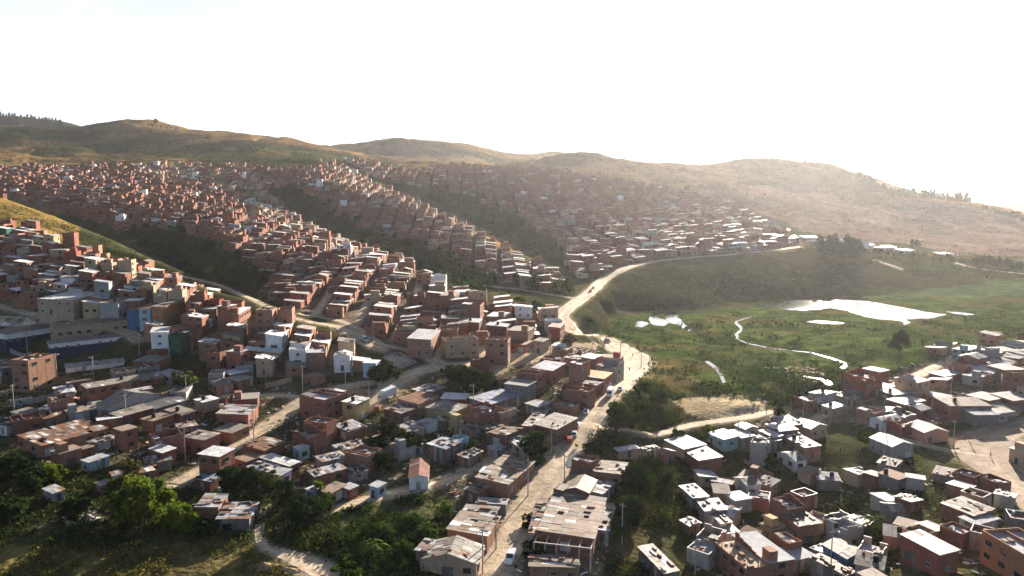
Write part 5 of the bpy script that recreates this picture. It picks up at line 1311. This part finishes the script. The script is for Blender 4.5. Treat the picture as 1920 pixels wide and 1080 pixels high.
# loose boards, bricks and scrap lying about the yards
db = MB()
def junk(poly, n, cols, big=1.0):
    for p in scatter(poly, n, (130, 420)):
        if blocked(p[0], p[1], .4): continue
        a = rnd.uniform(0, 3.14); l_, w_ = rnd.uniform(.2, 1.5) * big, rnd.uniform(.1, .5) * big; c = vary(rnd.choice(cols), .25); ca, sa = math.cos(a), math.sin(a); z = p[2]; h_ = rnd.uniform(.08, .5) * big; t = rnd.uniform(-.2, .2)
        i = len(db.v)
        for zz in (-.2, h_):
            for sx, sy in ((-1, -1), (1, -1), (1, 1), (-1, 1)): db.v.append((p[0] + sx * l_ * ca - sy * w_ * sa, p[1] + sx * l_ * sa + sy * w_ * ca, z + zz + t * sx * l_))
        for f in ((0,1,5,4),(1,2,6,5),(2,3,7,6),(3,0,4,7),(4,5,6,7)): db.f.append(tuple(i + q_ for q_ in f)); db.c.append(c); db.m.append(0)
JC = [BR, CON, RUS, ZIN, WHI, (.2,.14,.08), DGR, (.3,.24,.16), (.3,.24,.16), GRY]
junk(D_F, 1500, JC, .8); junk(D_E, 700, JC, .8); junk(D_G, 260, JC, .7)
junk([(1280,850),(1480,850),(1900,930),(1930,1080),(1300,1080)], 420, JC, .7); junk([(110,955),(165,940),(190,975),(130,990)], 160, [WHI, ZIN, GRY], .6)
junk([(1430,690),(1500,685),(1560,700),(1550,720),(1480,715)], 60, [WHI], .6)
junk([(1040,655),(1090,650),(1130,660),(1080,672)], 90, JC, .9)
tag(db.build('debris', M_WOOD), 'scrap boards, bricks and rubble strewn between the houses', 'debris', kind='stuff')
# heaps of earth
def heap(u, v, l_, w_, h_, col, name, label, yaw=0):
    p = hit(u, v); mb = MB(); n_ = 18; g_ = []
    for i in range(n_ + 1):
        r_ = []
        for j in range(n_ + 1):
            a, b_ = i / n_ * 2 - 1, j / n_ * 2 - 1; rr = math.hypot(a, b_)
            z = h_ * max(0, 1 - rr ** 1.3) * (.6 + .9 * float(vnoise(a * 3 + u, b_ * 3))) - .25
            r_.append((a * l_, b_ * w_, z))
        g_.append(r_)
    for i in range(n_):
        for j in range(n_): mb.quad([g_[i][j], g_[i + 1][j], g_[i + 1][j + 1], g_[i][j + 1]], vary(col, .12))
    o = mb.build(name, M_GROUND); o.location = (p[0], p[1], p[2]); o.rotation_euler = (0, 0, yaw); tag(o, label, 'heap')
heap(60, 610, 6.5, 4, 3, (.42, .34, .27), 'sand_heap', 'pale sand heap on the field above the school')
heap(10, 608, 4, 3, 1.6, (.5, .46, .42), 'sand_heap', 'flatter whitish heap at the frame edge beside the bigger sand heap')
heap(500, 1060, 3.2, 1.6, 1.0, (.3, .22, .13), 'earth_mound', 'low bare earth mound on the dry grass near the footpath')
heap(545, 1068, 2.6, 1.6, .9, (.3, .22, .13), 'earth_mound', 'rounder bare earth mound closest to the footpath')
heap(1790, 842, 3, 2, .5, (.06, .08, .03), 'grass_mound', 'dark grassy island in the dirt turning')

# ------------------------------------------------------------------ poles, mast
def pole_parts(lamp):
    mb = MB(); mb.tube((0, 0, -1), (0, 0, 8.6), .16, .1, (.34, .32, .29), 8); p = mb.mesh('pole', M_CONC)
    mb = MB(); mb.box(-.9, -.05, 8.0, .9, .05, 8.12, (.2, .17, .14), bottom=True)
    for x in (-.8, -.4, .4, .8): mb.tube((x, 0, 8.12), (x, 0, 8.3), .04, .03, (.4, .38, .35), 6)
    c = mb.mesh('crossarm', M_WOOD); l_ = None
    if lamp:
        mb = MB(); mb.tube((0, 0, 7.4), (1.3, 0, 7.9), .04, .03, (.4, .4, .4), 6); mb.box(1.1, -.1, 7.84, 1.7, .1, 7.98, (.5, .5, .5), bottom=True); l_ = mb.mesh('lamp_arm', M_CONC)
    return p, c, l_
PP = [pole_parts(False), pole_parts(True)]
POLES = []
def pole(u, v, h=8.6, lamp=0, label=None):
    p = hit(u, v); pm, cm, lm = PP[lamp]
    r = empty('utility_pole', (p[0], p[1], p[2]), rnd.uniform(0, 3.1)); s_ = h / 8.6; r.scale = (1, 1, s_)
    inst('pole', pm, r, (0, 0, 0)); inst('crossarm', cm, r, (0, 0, 0))
    if lm: inst('lamp_arm', lm, r, (0, 0, 0))
    tag(r, label, 'pole', 'utility poles'); POLES.append(r)
for u, v, lab in [(1110,658,'pole at the road edge above the plaza, first of the pair'),(1125,653,'pole at the road edge above the plaza, second of the pair'),(1163,663,'pole on the inside of the road bend'),(1202,690,'thin pole on the outside of the road bend'),(1032,672,'pole at the plaza corner before the brick roofs'),(993,700,'dark pole over the bluish roof'),(775,650,'pole beside the corner brick house'),(1028,650,'pale pole on the plaza track'),
    (1034,855,'pole by the parked cars and dark roadside tree'),(1058,915,'pole at the booth on the lower road'),(990,930,'pole beside the roadside brick roof with patches'),(905,1075,'pole in front of the gabled roof'),(930,1030,'pole above the gabled roof on the verge'),(888,775,'lamp pole next to the blue-grey shed'),
    (498,712,'pole on the track below the sunlit spur'),(568,738,'pole on the pale track by the big brick house'),(648,725,'pole by the brick house yard'),(693,775,'pole near the yellow house'),(712,770,'pole at the truck yard corner'),(660,705,'pole by the small lone brick house'),(700,640,'pole beside the track bend above the mud court'),
    (350,748,'lamp pole by the loose olive tree'),(108,635,'pole behind the school roof'),(104,612,'pole by the field track'),(52,665,'lamp pole behind the three-storey brick block'),(107,708,'lamp pole beside the grandstand lawn'),(176,716,'lamp pole above the brick box hall'),(262,668,'pole at the end of the school roof'),(27,772,'pole beside the small grey house'),(237,790,'pole over the brick tower house'),(476,822,'pole on the sloping dirt lane'),(348,865,'pole at the foot of the lane'),
    (1383,838,'pole by the turquoise house'),(1436,800,'pole behind the white roofs by the cypress'),(1505,795,'pole at the tan gabled cottage'),(1557,790,'pole at the settlement lane'),(1655,812,'tall pole beside the white gabled house'),(1787,838,'concrete pole on the grassy island of the turning'),(1782,752,'tall mast-like pole before the big brick hall'),(1746,770,'pole between brick hall and zinc roof'),(1785,665,'pole along the settlement lane far end'),(1303,1078,'pole on the bank near the big unfinished brick house'),(1557,1072,'pole before the rusty lean-to roof'),(1166,1020,'pole in the gully by the patched annex'),(1217,700,'pole down the marsh bank')]:
    pole(u, v, rnd.uniform(7.8, 10) if 'tall' not in lab else 13, int('lamp' in lab), lab)
pm = hit(1047, 372)
r = empty('radio_mast', tuple(pm)); 
for k in range(7):
    mb = MB(); c = (.5, .06, .04) if k % 2 == 0 else (.7, .7, .7); z0, z1 = k * 5.2, (k + 1) * 5.2; a0, a1 = 1.5 - k * .17, 1.5 - (k + 1) * .17
    for sx, sy in ((-1, -1), (1, -1), (1, 1), (-1, 1)): mb.tube((sx * a0, sy * a0, z0), (sx * a1, sy * a1, z1), .16, .16, c, 5)
    for sx, sy, tx, ty in ((-1, -1, 1, -1), (1, -1, 1, 1), (1, 1, -1, 1), (-1, 1, -1, -1)): mb.tube((sx * a0, sy * a0, z0), (tx * a1, ty * a1, z1), .1, .1, c, 4)
    mb.build('lattice_section', M_PAINT, r)
tag(r, 'red and white lattice radio mast above the far town', 'mast')

# ------------------------------------------------------------------ vehicles
def wheel_mesh(rad, wd):
    t, q_ = MB(), MB(); n_ = 16
    for k in range(n_):
        a, b_ = 2 * math.pi * k / n_, 2 * math.pi * (k + 1) / n_
        P_ = lambda r, an, y: (r * math.cos(an), y, r * math.sin(an))
        t.quad([P_(rad, a, -wd), P_(rad, b_, -wd), P_(rad, b_, wd), P_(rad, a, wd)], (.02, .02, .02))
        for s_ in (-1, 1):
            t.quad([P_(rad, a, s_ * wd), P_(rad, b_, s_ * wd), P_(rad * .62, b_, s_ * wd), P_(rad * .62, a, s_ * wd)], (.02, .02, .02))
            q_.quad([P_(rad * .62, a, s_ * wd * .9), P_(rad * .62, b_, s_ * wd * .9), (0, s_ * wd, 0)], (.45, .45, .46))
    return t.mesh('tyre', M_RUBBER), q_.mesh('rim', M_PAINT)
WH = wheel_mesh(.33, .11); WHT = wheel_mesh(.46, .15)
def hull(secs, col, name, mat, closed=True):
    """a body lofted through cross-sections: (x, half width low, half width high, z low, z high)"""
    mb = MB(); R_ = []
    for x, wl, wh, z0, z1 in secs:
        zm = z0 + (z1 - z0) * .55; R_.append([(x, -wl * .94, z0), (x, -wl, z0 + .12), (x, -wl, zm), (x, -wh, z1), (x, wh, z1), (x, wl, zm), (x, wl, z0 + .12), (x, wl * .94, z0)])
    for a, b_ in zip(R_, R_[1:]):
        for k in range(8): mb.quad([a[k], b_[k], b_[(k + 1) % 8], a[(k + 1) % 8]][::-1], col)
    mb.quad(R_[0], col); mb.quad(R_[-1][::-1], col)
    return mb.mesh(name, mat)
def car_parts(col, kind='car'):
    P_ = []
    if kind == 'car':
        P_.append(('body', hull([(-2.05, .74, .7, .32, .78), (-1.9, .8, .74, .26, .92), (-1.1, .84, .78, .24, .96), (.75, .84, .78, .24, .95), (1.75, .8, .72, .26, .8), (2.05, .72, .64, .34, .66)], col, 'body', M_PAINT), (0, 0, 0)))
        P_.append(('cabin', hull([(-1.75, .7, .62, .9, .97), (-1.25, .72, .6, .9, 1.36), (-.9, .72, .6, .9, 1.44), (.25, .72, .6, .9, 1.42), (.95, .7, .62, .9, .98)], col, 'cabin', M_PAINT), (0, 0, 0)))
        g = MB()
        for s_ in (-1, 1):
            g.quad([(-1.35, s_ * .735, 1.0), (.65, s_ * .735, 1.0), (.2, s_ * .665, 1.34), (-1.1, s_ * .665, 1.34)], (.02, .022, .025))
        g.quad([(.96, -.6, 1.02), (.96, .6, 1.02), (.32, .55, 1.42), (.32, -.55, 1.42)], (.02, .022, .025)); g.quad([(-1.78, -.6, 1.0), (-1.78, .6, 1.0), (-1.31, .55, 1.38), (-1.31, -.55, 1.38)], (.02, .022, .025))
        P_.append(('windows', g.mesh('windows', M_DARK), (0, 0, 0))); wx, ww, W_ = (-1.25, 1.3), .76, WH; fx, lz = 2.06, .62; bx = -2.07
    elif kind == 'suv':
        P_.append(('body', hull([(-2.2, .8, .78, .42, 1.0), (-2.1, .88, .84, .36, 1.1), (.9, .88, .84, .36, 1.08), (1.9, .86, .8, .36, 1.0), (2.2, .8, .76, .42, .9)], col, 'body', M_PAINT), (0, 0, 0)))
        P_.append(('cabin', hull([(-2.1, .84, .74, 1.05, 1.72), (-1.9, .84, .72, 1.05, 1.82), (.3, .84, .72, 1.05, 1.8), (.95, .82, .74, 1.05, 1.12)], col, 'cabin', M_PAINT), (0, 0, 0)))
        g = MB()
        for s_ in (-1, 1): g.quad([(-1.9, s_ * .855, 1.14), (.7, s_ * .855, 1.14), (.3, s_ * .79, 1.66), (-1.85, s_ * .79, 1.66)], (.02, .022, .025))
        g.quad([(.97, -.7, 1.16), (.97, .7, 1.16), (.37, .66, 1.74), (.37, -.66, 1.74)], (.02, .022, .025)); P_.append(('windows', g.mesh('windows', M_DARK), (0, 0, 0))); wx, ww, W_ = (-1.4, 1.4), .82, WH; fx, lz = 2.21, .8; bx = -2.22
    else:  # box van, minibus or truck
        lo, hi = (2.6, 2.5) if kind == 'van' else (3.6, 2.9)
        if kind == 'van': P_.append(('body', hull([(-lo, .95, .88, .42, hi), (-lo + .15, .98, .9, .4, hi + .06), (lo - 1.0, .98, .9, .4, hi + .04), (lo - .55, .98, .86, .4, hi - .3), (lo - .1, .96, .85, .4, 1.3), (lo + .1, .9, .82, .45, 1.1)], col, 'body', M_PAINT), (0, 0, 0)))
        else:
            b_ = MB(); b_.box(-lo, -1.15, .85, lo - 1.75, 1.15, hi + .35, col, bottom=True); P_.append(('cargo_box', b_.mesh('cargo_box', M_PAINT), (0, 0, 0)))
            P_.append(('cab', hull([(lo - 1.65, 1.05, .98, .5, 2.3), (lo - .5, 1.05, .95, .5, 2.3), (lo - .1, 1.05, .92, .5, 1.5), (lo, 1.0, .9, .5, 1.3)], (.5, .5, .5), 'cab', M_PAINT), (0, 0, 0)))
            b_ = MB(); b_.box(-lo, -.5, .5, lo - 1.7, .5, .84, (.05, .05, .05), bottom=True); P_.append(('chassis', b_.mesh('chassis', M_RUBBER), (0, 0, 0)))
        g = MB(); fw = lo - .3
        if kind == 'van':
            for s_ in (-1, 1):
                for k in range(4): x = -lo + .35 + k * 1.0; g.quad([(x, s_ * .99, 1.35), (x + .85, s_ * .99, 1.35), (x + .85, s_ * .945, 2.05), (x, s_ * .945, 2.05)], (.02, .022, .025))
            g.quad([(lo - .07, -.8, 1.38), (lo - .07, .8, 1.38), (lo - .5, .78, 2.15), (lo - .5, -.78, 2.15)], (.02, .022, .025)); g.quad([(-lo - .015, -.75, 1.35), (-lo - .015, .75, 1.35), (-lo - .01, .7, 2.1), (-lo - .01, -.7, 2.1)], (.02, .022, .025))
        else: g.quad([(lo - .07, -.9, 1.5), (lo - .07, .9, 1.5), (lo - .47, .88, 2.2), (lo - .47, -.88, 2.2)], (.02, .022, .025))
        P_.append(('windows', g.mesh('windows', M_DARK), (0, 0, 0))); wx, ww, W_ = ((-lo + 1, lo - 1), .9, WH if kind == 'van' else WHT); fx, lz = (lo + .11 if kind == 'van' else lo + .01), .85; bx = -lo - .02
    for s_ in (-1, 1):
        h_ = MB(); h_.box(fx - .06, s_ * .55 - .13, lz - .07, fx, s_ * .55 + .13, lz + .07, (.75, .75, .72), bottom=True); P_.append(('headlight', h_.mesh('headlight', M_PAINT), (0, 0, 0)))
        h_ = MB(); h_.box(bx, s_ * .6 - .1, lz, bx + .06, s_ * .6 + .1, lz + .16, (.35, .02, .02), bottom=True); P_.append(('tail_light', h_.mesh('tail_light', M_PAINT), (0, 0, 0)))
    return P_, [(x, s_ * ww, W_) for x in wx for s_ in (-1, 1)]
def vehicle(u, v, kind, col, toward, name, label, cat, group=None):
    p = hit(u, v); q_ = hit(*toward); yaw = math.atan2(q_[1] - p[1], q_[0] - p[0])
    sl_ = math.atan2(q_[2] - p[2], math.hypot(q_[0] - p[0], q_[1] - p[1]))
    r = empty(name, (p[0], p[1], float(ground(p[0], p[1])) + .12), yaw); r.rotation_euler = (0, -sl_, yaw)
    P_, Ws = car_parts(col, kind)
    for nm, me_, loc in P_: inst(nm, me_, r, loc)
    for x, y, (ty, rm) in Ws:
        wv = empty('wheel', (x, y, .33 if ty is WH[0] else .46)); wv.parent = r; inst('tyre', ty, wv, (0, 0, 0)); inst('rim', rm, wv, (0, 0, 0))
    tag(r, label, cat, group); return r
CW, CR_, CG = (.7, .7, .7), (.3, .05, .03), (.2, .2, .21)
vehicle(957,1052,'suv',CW,(948,1075),'parked_car','white car driving down the lower main road','car')
vehicle(1144,742,'van',CW,(1120,790),'minibus','white minibus on the main road beside the brick blocks','van')
vehicle(1163,732,'car',CW,(1178,700),'parked_car','white car just ahead of the minibus on the main road','car')
vehicle(1082,800,'car',CW,(1092,772),'parked_car','white car parked uphill outside the big grey-roofed house','car','cars parked along the road')
vehicle(1076,817,'car',(.6,.6,.6),(1076,800),'parked_car','pale car parked middle in the row outside the grey-roofed house','car','cars parked along the road')
vehicle(1068,829,'suv',CR_,(1068,812),'parked_car','dark red pickup with pale roof parked lowest in the row','car','cars parked along the road')
vehicle(1099,775,'car',CW,(1110,748),'parked_car','white car half hidden by the bush below the minibus','car')
vehicle(1107,548,'car',CR_,(1092,565),'moving_car','small red car on the far road embankment','car')
vehicle(1113,541,'car',CW,(1128,528),'moving_car','white car just behind the red one on the far embankment','car')
vehicle(943,672,'truck',CW,(943,700),'box_truck','white box truck parked against the tall brick house on the plaza','truck')
vehicle(726,748,'truck',(.6,.62,.62),(700,760),'box_truck','long white truck standing in the shaded yard','truck')
vehicle(88,778,'suv',CW,(70,785),'parked_car','white jeep on the grass below the grey fence','car')
vehicle(86,769,'car',(.55,.55,.55),(72,772),'parked_car','pale car behind the white jeep','car')
vehicle(34,762,'car',(.12,.12,.13),(60,760),'parked_car','dark car beside the grey fence','car')
vehicle(137,755,'suv',CR_,(150,748),'parked_car','dark red car in front of the brick box hall','car')
vehicle(684,640,'suv',TUR,(705,652),'parked_car','teal car beside the grass triangle','car')
vehicle(1139,641,'car',CG,(1160,650),'moving_car','grey car on the road before the bend','car')
vehicle(709,769,'suv',RED,(715,755),'parked_car','red car at the bottom of the truck yard','car')
vehicle(945,783,'van',CG,(958,776),'parked_van','dark van beside the blue-grey shed','van')
vehicle(1088,662,'car',(.1,.12,.1),(1090,650),'parked_car','dark car by the rubble near the reddish tree','car')

# ------------------------------------------------------------------ people
def person_mesh(shirt, legs, stride):
    V_ = [(0, 0, .95), (0, 0, 1.15), (0, 0, 1.4), (0, 0, 1.52), (0.02, 0, 1.66), (.03, 0, 1.76),
          (0, .11, .9), (stride * .5, .12, .5), (stride * .35, .12, .08), (stride * .35 + .16, .12, .04), (0, -.11, .9), (-stride * .2, -.12, .5), (-stride * .8, -.12, .1), (-stride * .8 + .16, -.12, .04),
          (0, .2, 1.38), (-.04, .25, 1.1), (.1, .24, .86), (0, -.2, 1.38), (.05, -.25, 1.1), (.16, -.23, .88)]
    E_ = [(0,1),(1,2),(2,3),(3,4),(4,5),(0,6),(6,7),(7,8),(8,9),(0,10),(10,11),(11,12),(12,13),(2,14),(14,15),(15,16),(2,17),(17,18),(18,19)]
    rad = [.15,.15,.17,.06,.1,.08,.1,.07,.05,.045,.1,.07,.05,.045,.07,.05,.04,.07,.05,.04]
    me_ = bpy.data.meshes.new('person'); me_.from_pydata(V_, E_, []); o = bpy.data.objects.new('person', me_); COL.objects.link(o)
    md = o.modifiers.new('skin', 'SKIN'); sv = me_.skin_vertices[0].data
    for k, r in enumerate(rad): sv[k].radius = (r, r)
    sv[0].use_root = True
    o.modifiers.new('sub', 'SUBSURF').levels = 1
    dg = bpy.context.evaluated_depsgraph_get(); nm = bpy.data.meshes.new_from_object(o.evaluated_get(dg)); bpy.data.objects.remove(o)
    at_ = nm.attributes.new("Col", 'FLOAT_COLOR', 'POINT'); cs = []
    for v_ in nm.vertices:
        z = v_.co.z; c = (.02, .015, .012) if z > 1.7 else (.28, .16, .1) if z > 1.5 else shirt if z > .95 else (.04, .03, .03) if z < .1 else legs
        if z < .93 and abs(v_.co.y) > .19: c = (.28, .16, .1)
        cs += [*c, 1]
    at_.data.foreach_set('color', cs); nm.materials.append(M_CLOTH); nm.name = 'person'
    for pl_ in nm.polygons: pl_.use_smooth = True
    return nm
PM = [person_mesh((.03, .03, .04), (.03, .035, .06), .3), person_mesh((.3, .05, .05), (.05, .06, .1), .22), person_mesh((.4, .4, .4), (.06, .05, .04), .35)]
for u, v, k, lab in [(1186,670,0,'person in dark clothes walking down the wide road bend'),(1180,697,0,'person in dark clothes on the road below the bend'),(1113,647,2,'person in a pale top beside the road above the plaza'),(1857,858,0,'person in dark clothes crossing the dirt turning'),(1042,952,1,'person in a red top on the lower road verge'),(967,1072,0,'person in dark clothes at the bottom of the lower road'),(1576,850,0,'person in dark clothes on the slope by the brick gable'),(493,953,1,'person in a red top at the head of the footpath'),(1150,762,2,'person in a pale top by the roadside below the minibus'),(1169,703,1,'person in a red top at the corner of the brick blocks')]:
    p = hit(u, v); o = bpy.data.objects.new('person', PM[k]); COL.objects.link(o); o.location = (p[0], p[1], float(ground(p[0], p[1])) + .1); o.rotation_euler = (0, 0, rnd.uniform(0, 6.28)); tag(o, lab, 'person')

# ------------------------------------------------------------------ walls and fences
def fence(pts_px, h, col, mat, name, label, board=1.2):
    r = None; prev = None; P3 = [hit(*p) for p in pts_px]; r = empty(name, tuple(P3[0])); o3 = P3[0]; wl = MB(); po = []
    for a, b_ in zip(P3, P3[1:]):
        L_ = math.hypot(b_[0] - a[0], b_[1] - a[1]); n_ = max(1, int(L_ / board)); dx, dy = (b_[0] - a[0]) / L_, (b_[1] - a[1]) / L_
        for k in range(n_):
            q0, q1 = k / n_, (k + 1) / n_; x0, y0 = a[0] + (b_[0] - a[0]) * q0 - o3[0], a[1] + (b_[1] - a[1]) * q0 - o3[1]; x1, y1 = a[0] + (b_[0] - a[0]) * q1 - o3[0], a[1] + (b_[1] - a[1]) * q1 - o3[1]
            z0 = float(ground(x0 + o3[0], y0 + o3[1])) - o3[2]; z1 = float(ground(x1 + o3[0], y1 + o3[1])) - o3[2]; t = .06; px, py = -dy * t, dx * t; c = vary(col, .2); hh = h * rnd.uniform(.93, 1.05)
            v4 = [(x0 + px, y0 + py), (x1 + px, y1 + py), (x1 - px, y1 - py), (x0 - px, y0 - py)]; i = len(wl.v); zz = (z0, z1, z1, z0)
            for q_ in range(4): wl.v.append((*v4[q_], zz[q_] - .6))
            for q_ in range(4): wl.v.append((*v4[q_], zz[q_] + hh))
            for f in ((0,1,5,4),(1,2,6,5),(2,3,7,6),(3,0,4,7),(4,5,6,7)): wl.f.append(tuple(i + q_ for q_ in f)); wl.c.append(c); wl.m.append(0)
            if k % 2 == 0: po.append((x0, y0, z0))
    wl.build('panel_run', mat, r); pm_ = MB(); pm_.box(-.1, -.1, -.6, .1, .1, h + .15, vary(col, .1)); pmm = pm_.mesh('post', M_CONC)
    for x, y, z in po[:60]: inst('post', pmm, r, (x, y, z))
    tag(r, label, 'fence')
fence([(20,762),(60,758),(100,748),(140,738)], 2.0, GRY, M_PLASTER, 'boundary_wall', 'grey panel wall running up to the brick box hall')
fence([(100,752),(140,755),(160,762)], 1.6, DGR, M_TIN, 'sheet_fence', 'dark sheet fence below the grey panel wall')
fence([(140,613),(175,608),(215,608),(255,614)], 1.5, CON, M_CONC, 'boundary_wall', 'low school wall along the track')
fence([(15,660),(45,672),(60,668)], 1.8, GRY, M_PLASTER, 'boundary_wall', 'pale school wall behind the three-storey block')
fence([(498,728),(520,724),(548,716)], 1.8, BEI, M_BRICK, 'boundary_wall', 'low brick wall on the verge below the sunlit spur')
fence([(722,668),(748,663),(780,680),(748,694),(724,688)], .8, CON, M_CONC, 'court_kerb', 'low kerb wall round the mud court')
fence([(370,712),(390,700),(412,690),(428,682)], 2.2, BR3, M_BRICK, 'retaining_wall', 'brick retaining wall under the sunlit spur houses')
fence([(1395,868),(1420,880),(1450,895)], 1.2, BEI, M_WOOD, 'board_fence', 'pale board fence on the bank below the turquoise house')

# ------------------------------------------------------------------ which is which
MARKS = [(165,650,'the school roofs'),(60,690,'the brick block of three storeys'),(745,676,'the mud court'),(970,680,'the dirt plaza'),(1190,680,'the road bend'),(1182,780,'the roadside trees'),(885,715,'the dark grove'),(1144,740,'the white minibus'),
 (510,795,'the sloping lane'),(290,950,'the bright green tree'),(555,950,'the dark trees'),(740,925,'the brown track'),(965,985,'the lower road'),(1065,845,'the parked cars'),(1683,655,'the lone marsh tree'),(1460,770,'the cypress'),(1365,760,'the sandy patch'),
 (1870,850,'the dirt turning'),(1620,745,'the settlement lane'),(1200,930,'the overgrown gully'),(60,608,'the sand heap'),(735,745,'the truck yard'),(610,605,'the terrace foot'),(1065,600,'the road embankment'),(345,715,'the olive tree'),(700,1010,'the leafy thicket'),(1787,835,'the grassy island'),(230,600,'the school track'),(480,590,'the spur track'),(350,560,'the spur crest'),(865,550,'the pale blue tower house'),(800,840,'the shaded hollow'),(90,775,'the white jeep'),(500,1010,'the winding footpath'),(1420,930,'the grassy bank'),(1600,990,'the open bank'),(1120,700,'the main road blocks'),(150,500,'the golden knoll'),(1780,660,'the marsh edge')]
def where(u, v):
    best = min(MARKS, key=lambda m_: math.hypot(m_[0] - u, (m_[1] - v) * 1.5)); dx, dy = u - best[0], (v - best[1]) * 1.5; d = math.hypot(dx, dy)
    if d < 32: r_ = 'beside'
    elif abs(dx) > abs(dy) * 1.2: r_ = 'right of' if dx > 0 else 'left of'
    else: r_ = 'below' if dy > 0 else 'above'
    return r_ + ' ' + best[2]
RTN = {'mono': 'sheet roof', 'gx': 'gabled roof', 'gy': 'gabled roof', 'flat': 'flat roof', 'para': 'walled roof terrace', 'unf': 'unfinished open top'}
ORD = 'first second third fourth fifth sixth seventh eighth ninth tenth eleventh twelfth thirteenth fourteenth fifteenth sixteenth seventeenth eighteenth nineteenth twentieth'.split()
for t_, e_ in (('twenty', 'thirtieth'), ('thirty', 'fortieth'), ('forty', 'fiftieth')): ORD += [t_ + '-' + q_ for q_ in ORD[:9]] + [e_]
lab = {}
for hs in SINGLE:
    st = hs.get('st', 1); sz = hs['w'] * hs['d']
    size = {1: 'low', 2: 'two-storey', 3: 'three-storey', 4: 'four-storey'}[min(4, max(1, st))]
    if st == 1: size = 'tiny' if sz < 24 else 'small' if sz < 48 else 'low' if sz < 110 else 'big low'
    roof = RTN[hs['rt']]
    if hs['rt'] in ('mono', 'gx', 'gy', 'flat'): roof = ('patchy ' if hs.get('patch', 0) >= .4 else '') + CNAME.get(hs['roof'], 'grey') + ' ' + roof
    if hs['kind'] == 'tin': noun = 'shack'
    else: noun = 'house'
    s_ = f"{size} {CNAME.get(hs['wall'], 'brick')} {noun}, {roof}{', black tank' if hs.get('tank') else ''}, {where(hs['u'], hs['v'])}"
    lab.setdefault(s_, []).append(hs)
def ordinal(items, key):
    for s_, L_ in items:
        L_.sort(key=key); n_ = len(L_)
        for k, it in enumerate(L_):
            e_ = '' if n_ == 1 else (', leftmost' if k == 0 else ', rightmost' if k == n_ - 1 else f', {ORD[k]} from left')
            yield it, s_ + e_
for hs, s_ in ordinal(lab.items(), lambda q_: q_['u']):
    wds = s_.split()
    if len(wds) > 16: s_ = s_.replace(', black tank', '').replace('the ', '', 1) if len(s_.replace(', black tank', '').split()) <= 17 else s_
    tag(hs['obj'], s_, 'shack' if hs['kind'] == 'tin' else 'house', 'houses of the hillside settlement')
tl = {}
for r, kind in TREES:
    u, v = project(r.location.x, r.location.y, r.location.z); tl.setdefault(r['label'], []).append((u, r))
for it, s_ in ordinal(tl.items(), lambda q_: q_[0]): it[1]['label'] = s_
# ------------------------------------------------------------------ the air
mb = MB(); mb.box(-6800, -3800, -112, 6800, 6700, 330, (1, 1, 1), bottom=True)
hm = bpy.data.materials.new('haze'); hm.use_nodes = True; hn_ = hm.node_tree.nodes; hn_.clear()
oo = hn_.new('ShaderNodeOutputMaterial'); pv = hn_.new('ShaderNodeVolumePrincipled')
pv.inputs['Density'].default_value = 0.00003; pv.inputs['Anisotropy'].default_value = 0.65; pv.inputs['Color'].default_value = (0.95, 0.94, 0.95, 1)
hm.node_tree.links.new(pv.outputs[0], oo.inputs['Volume'])
o = mb.build('haze', hm); tag(o, kind='stuff')
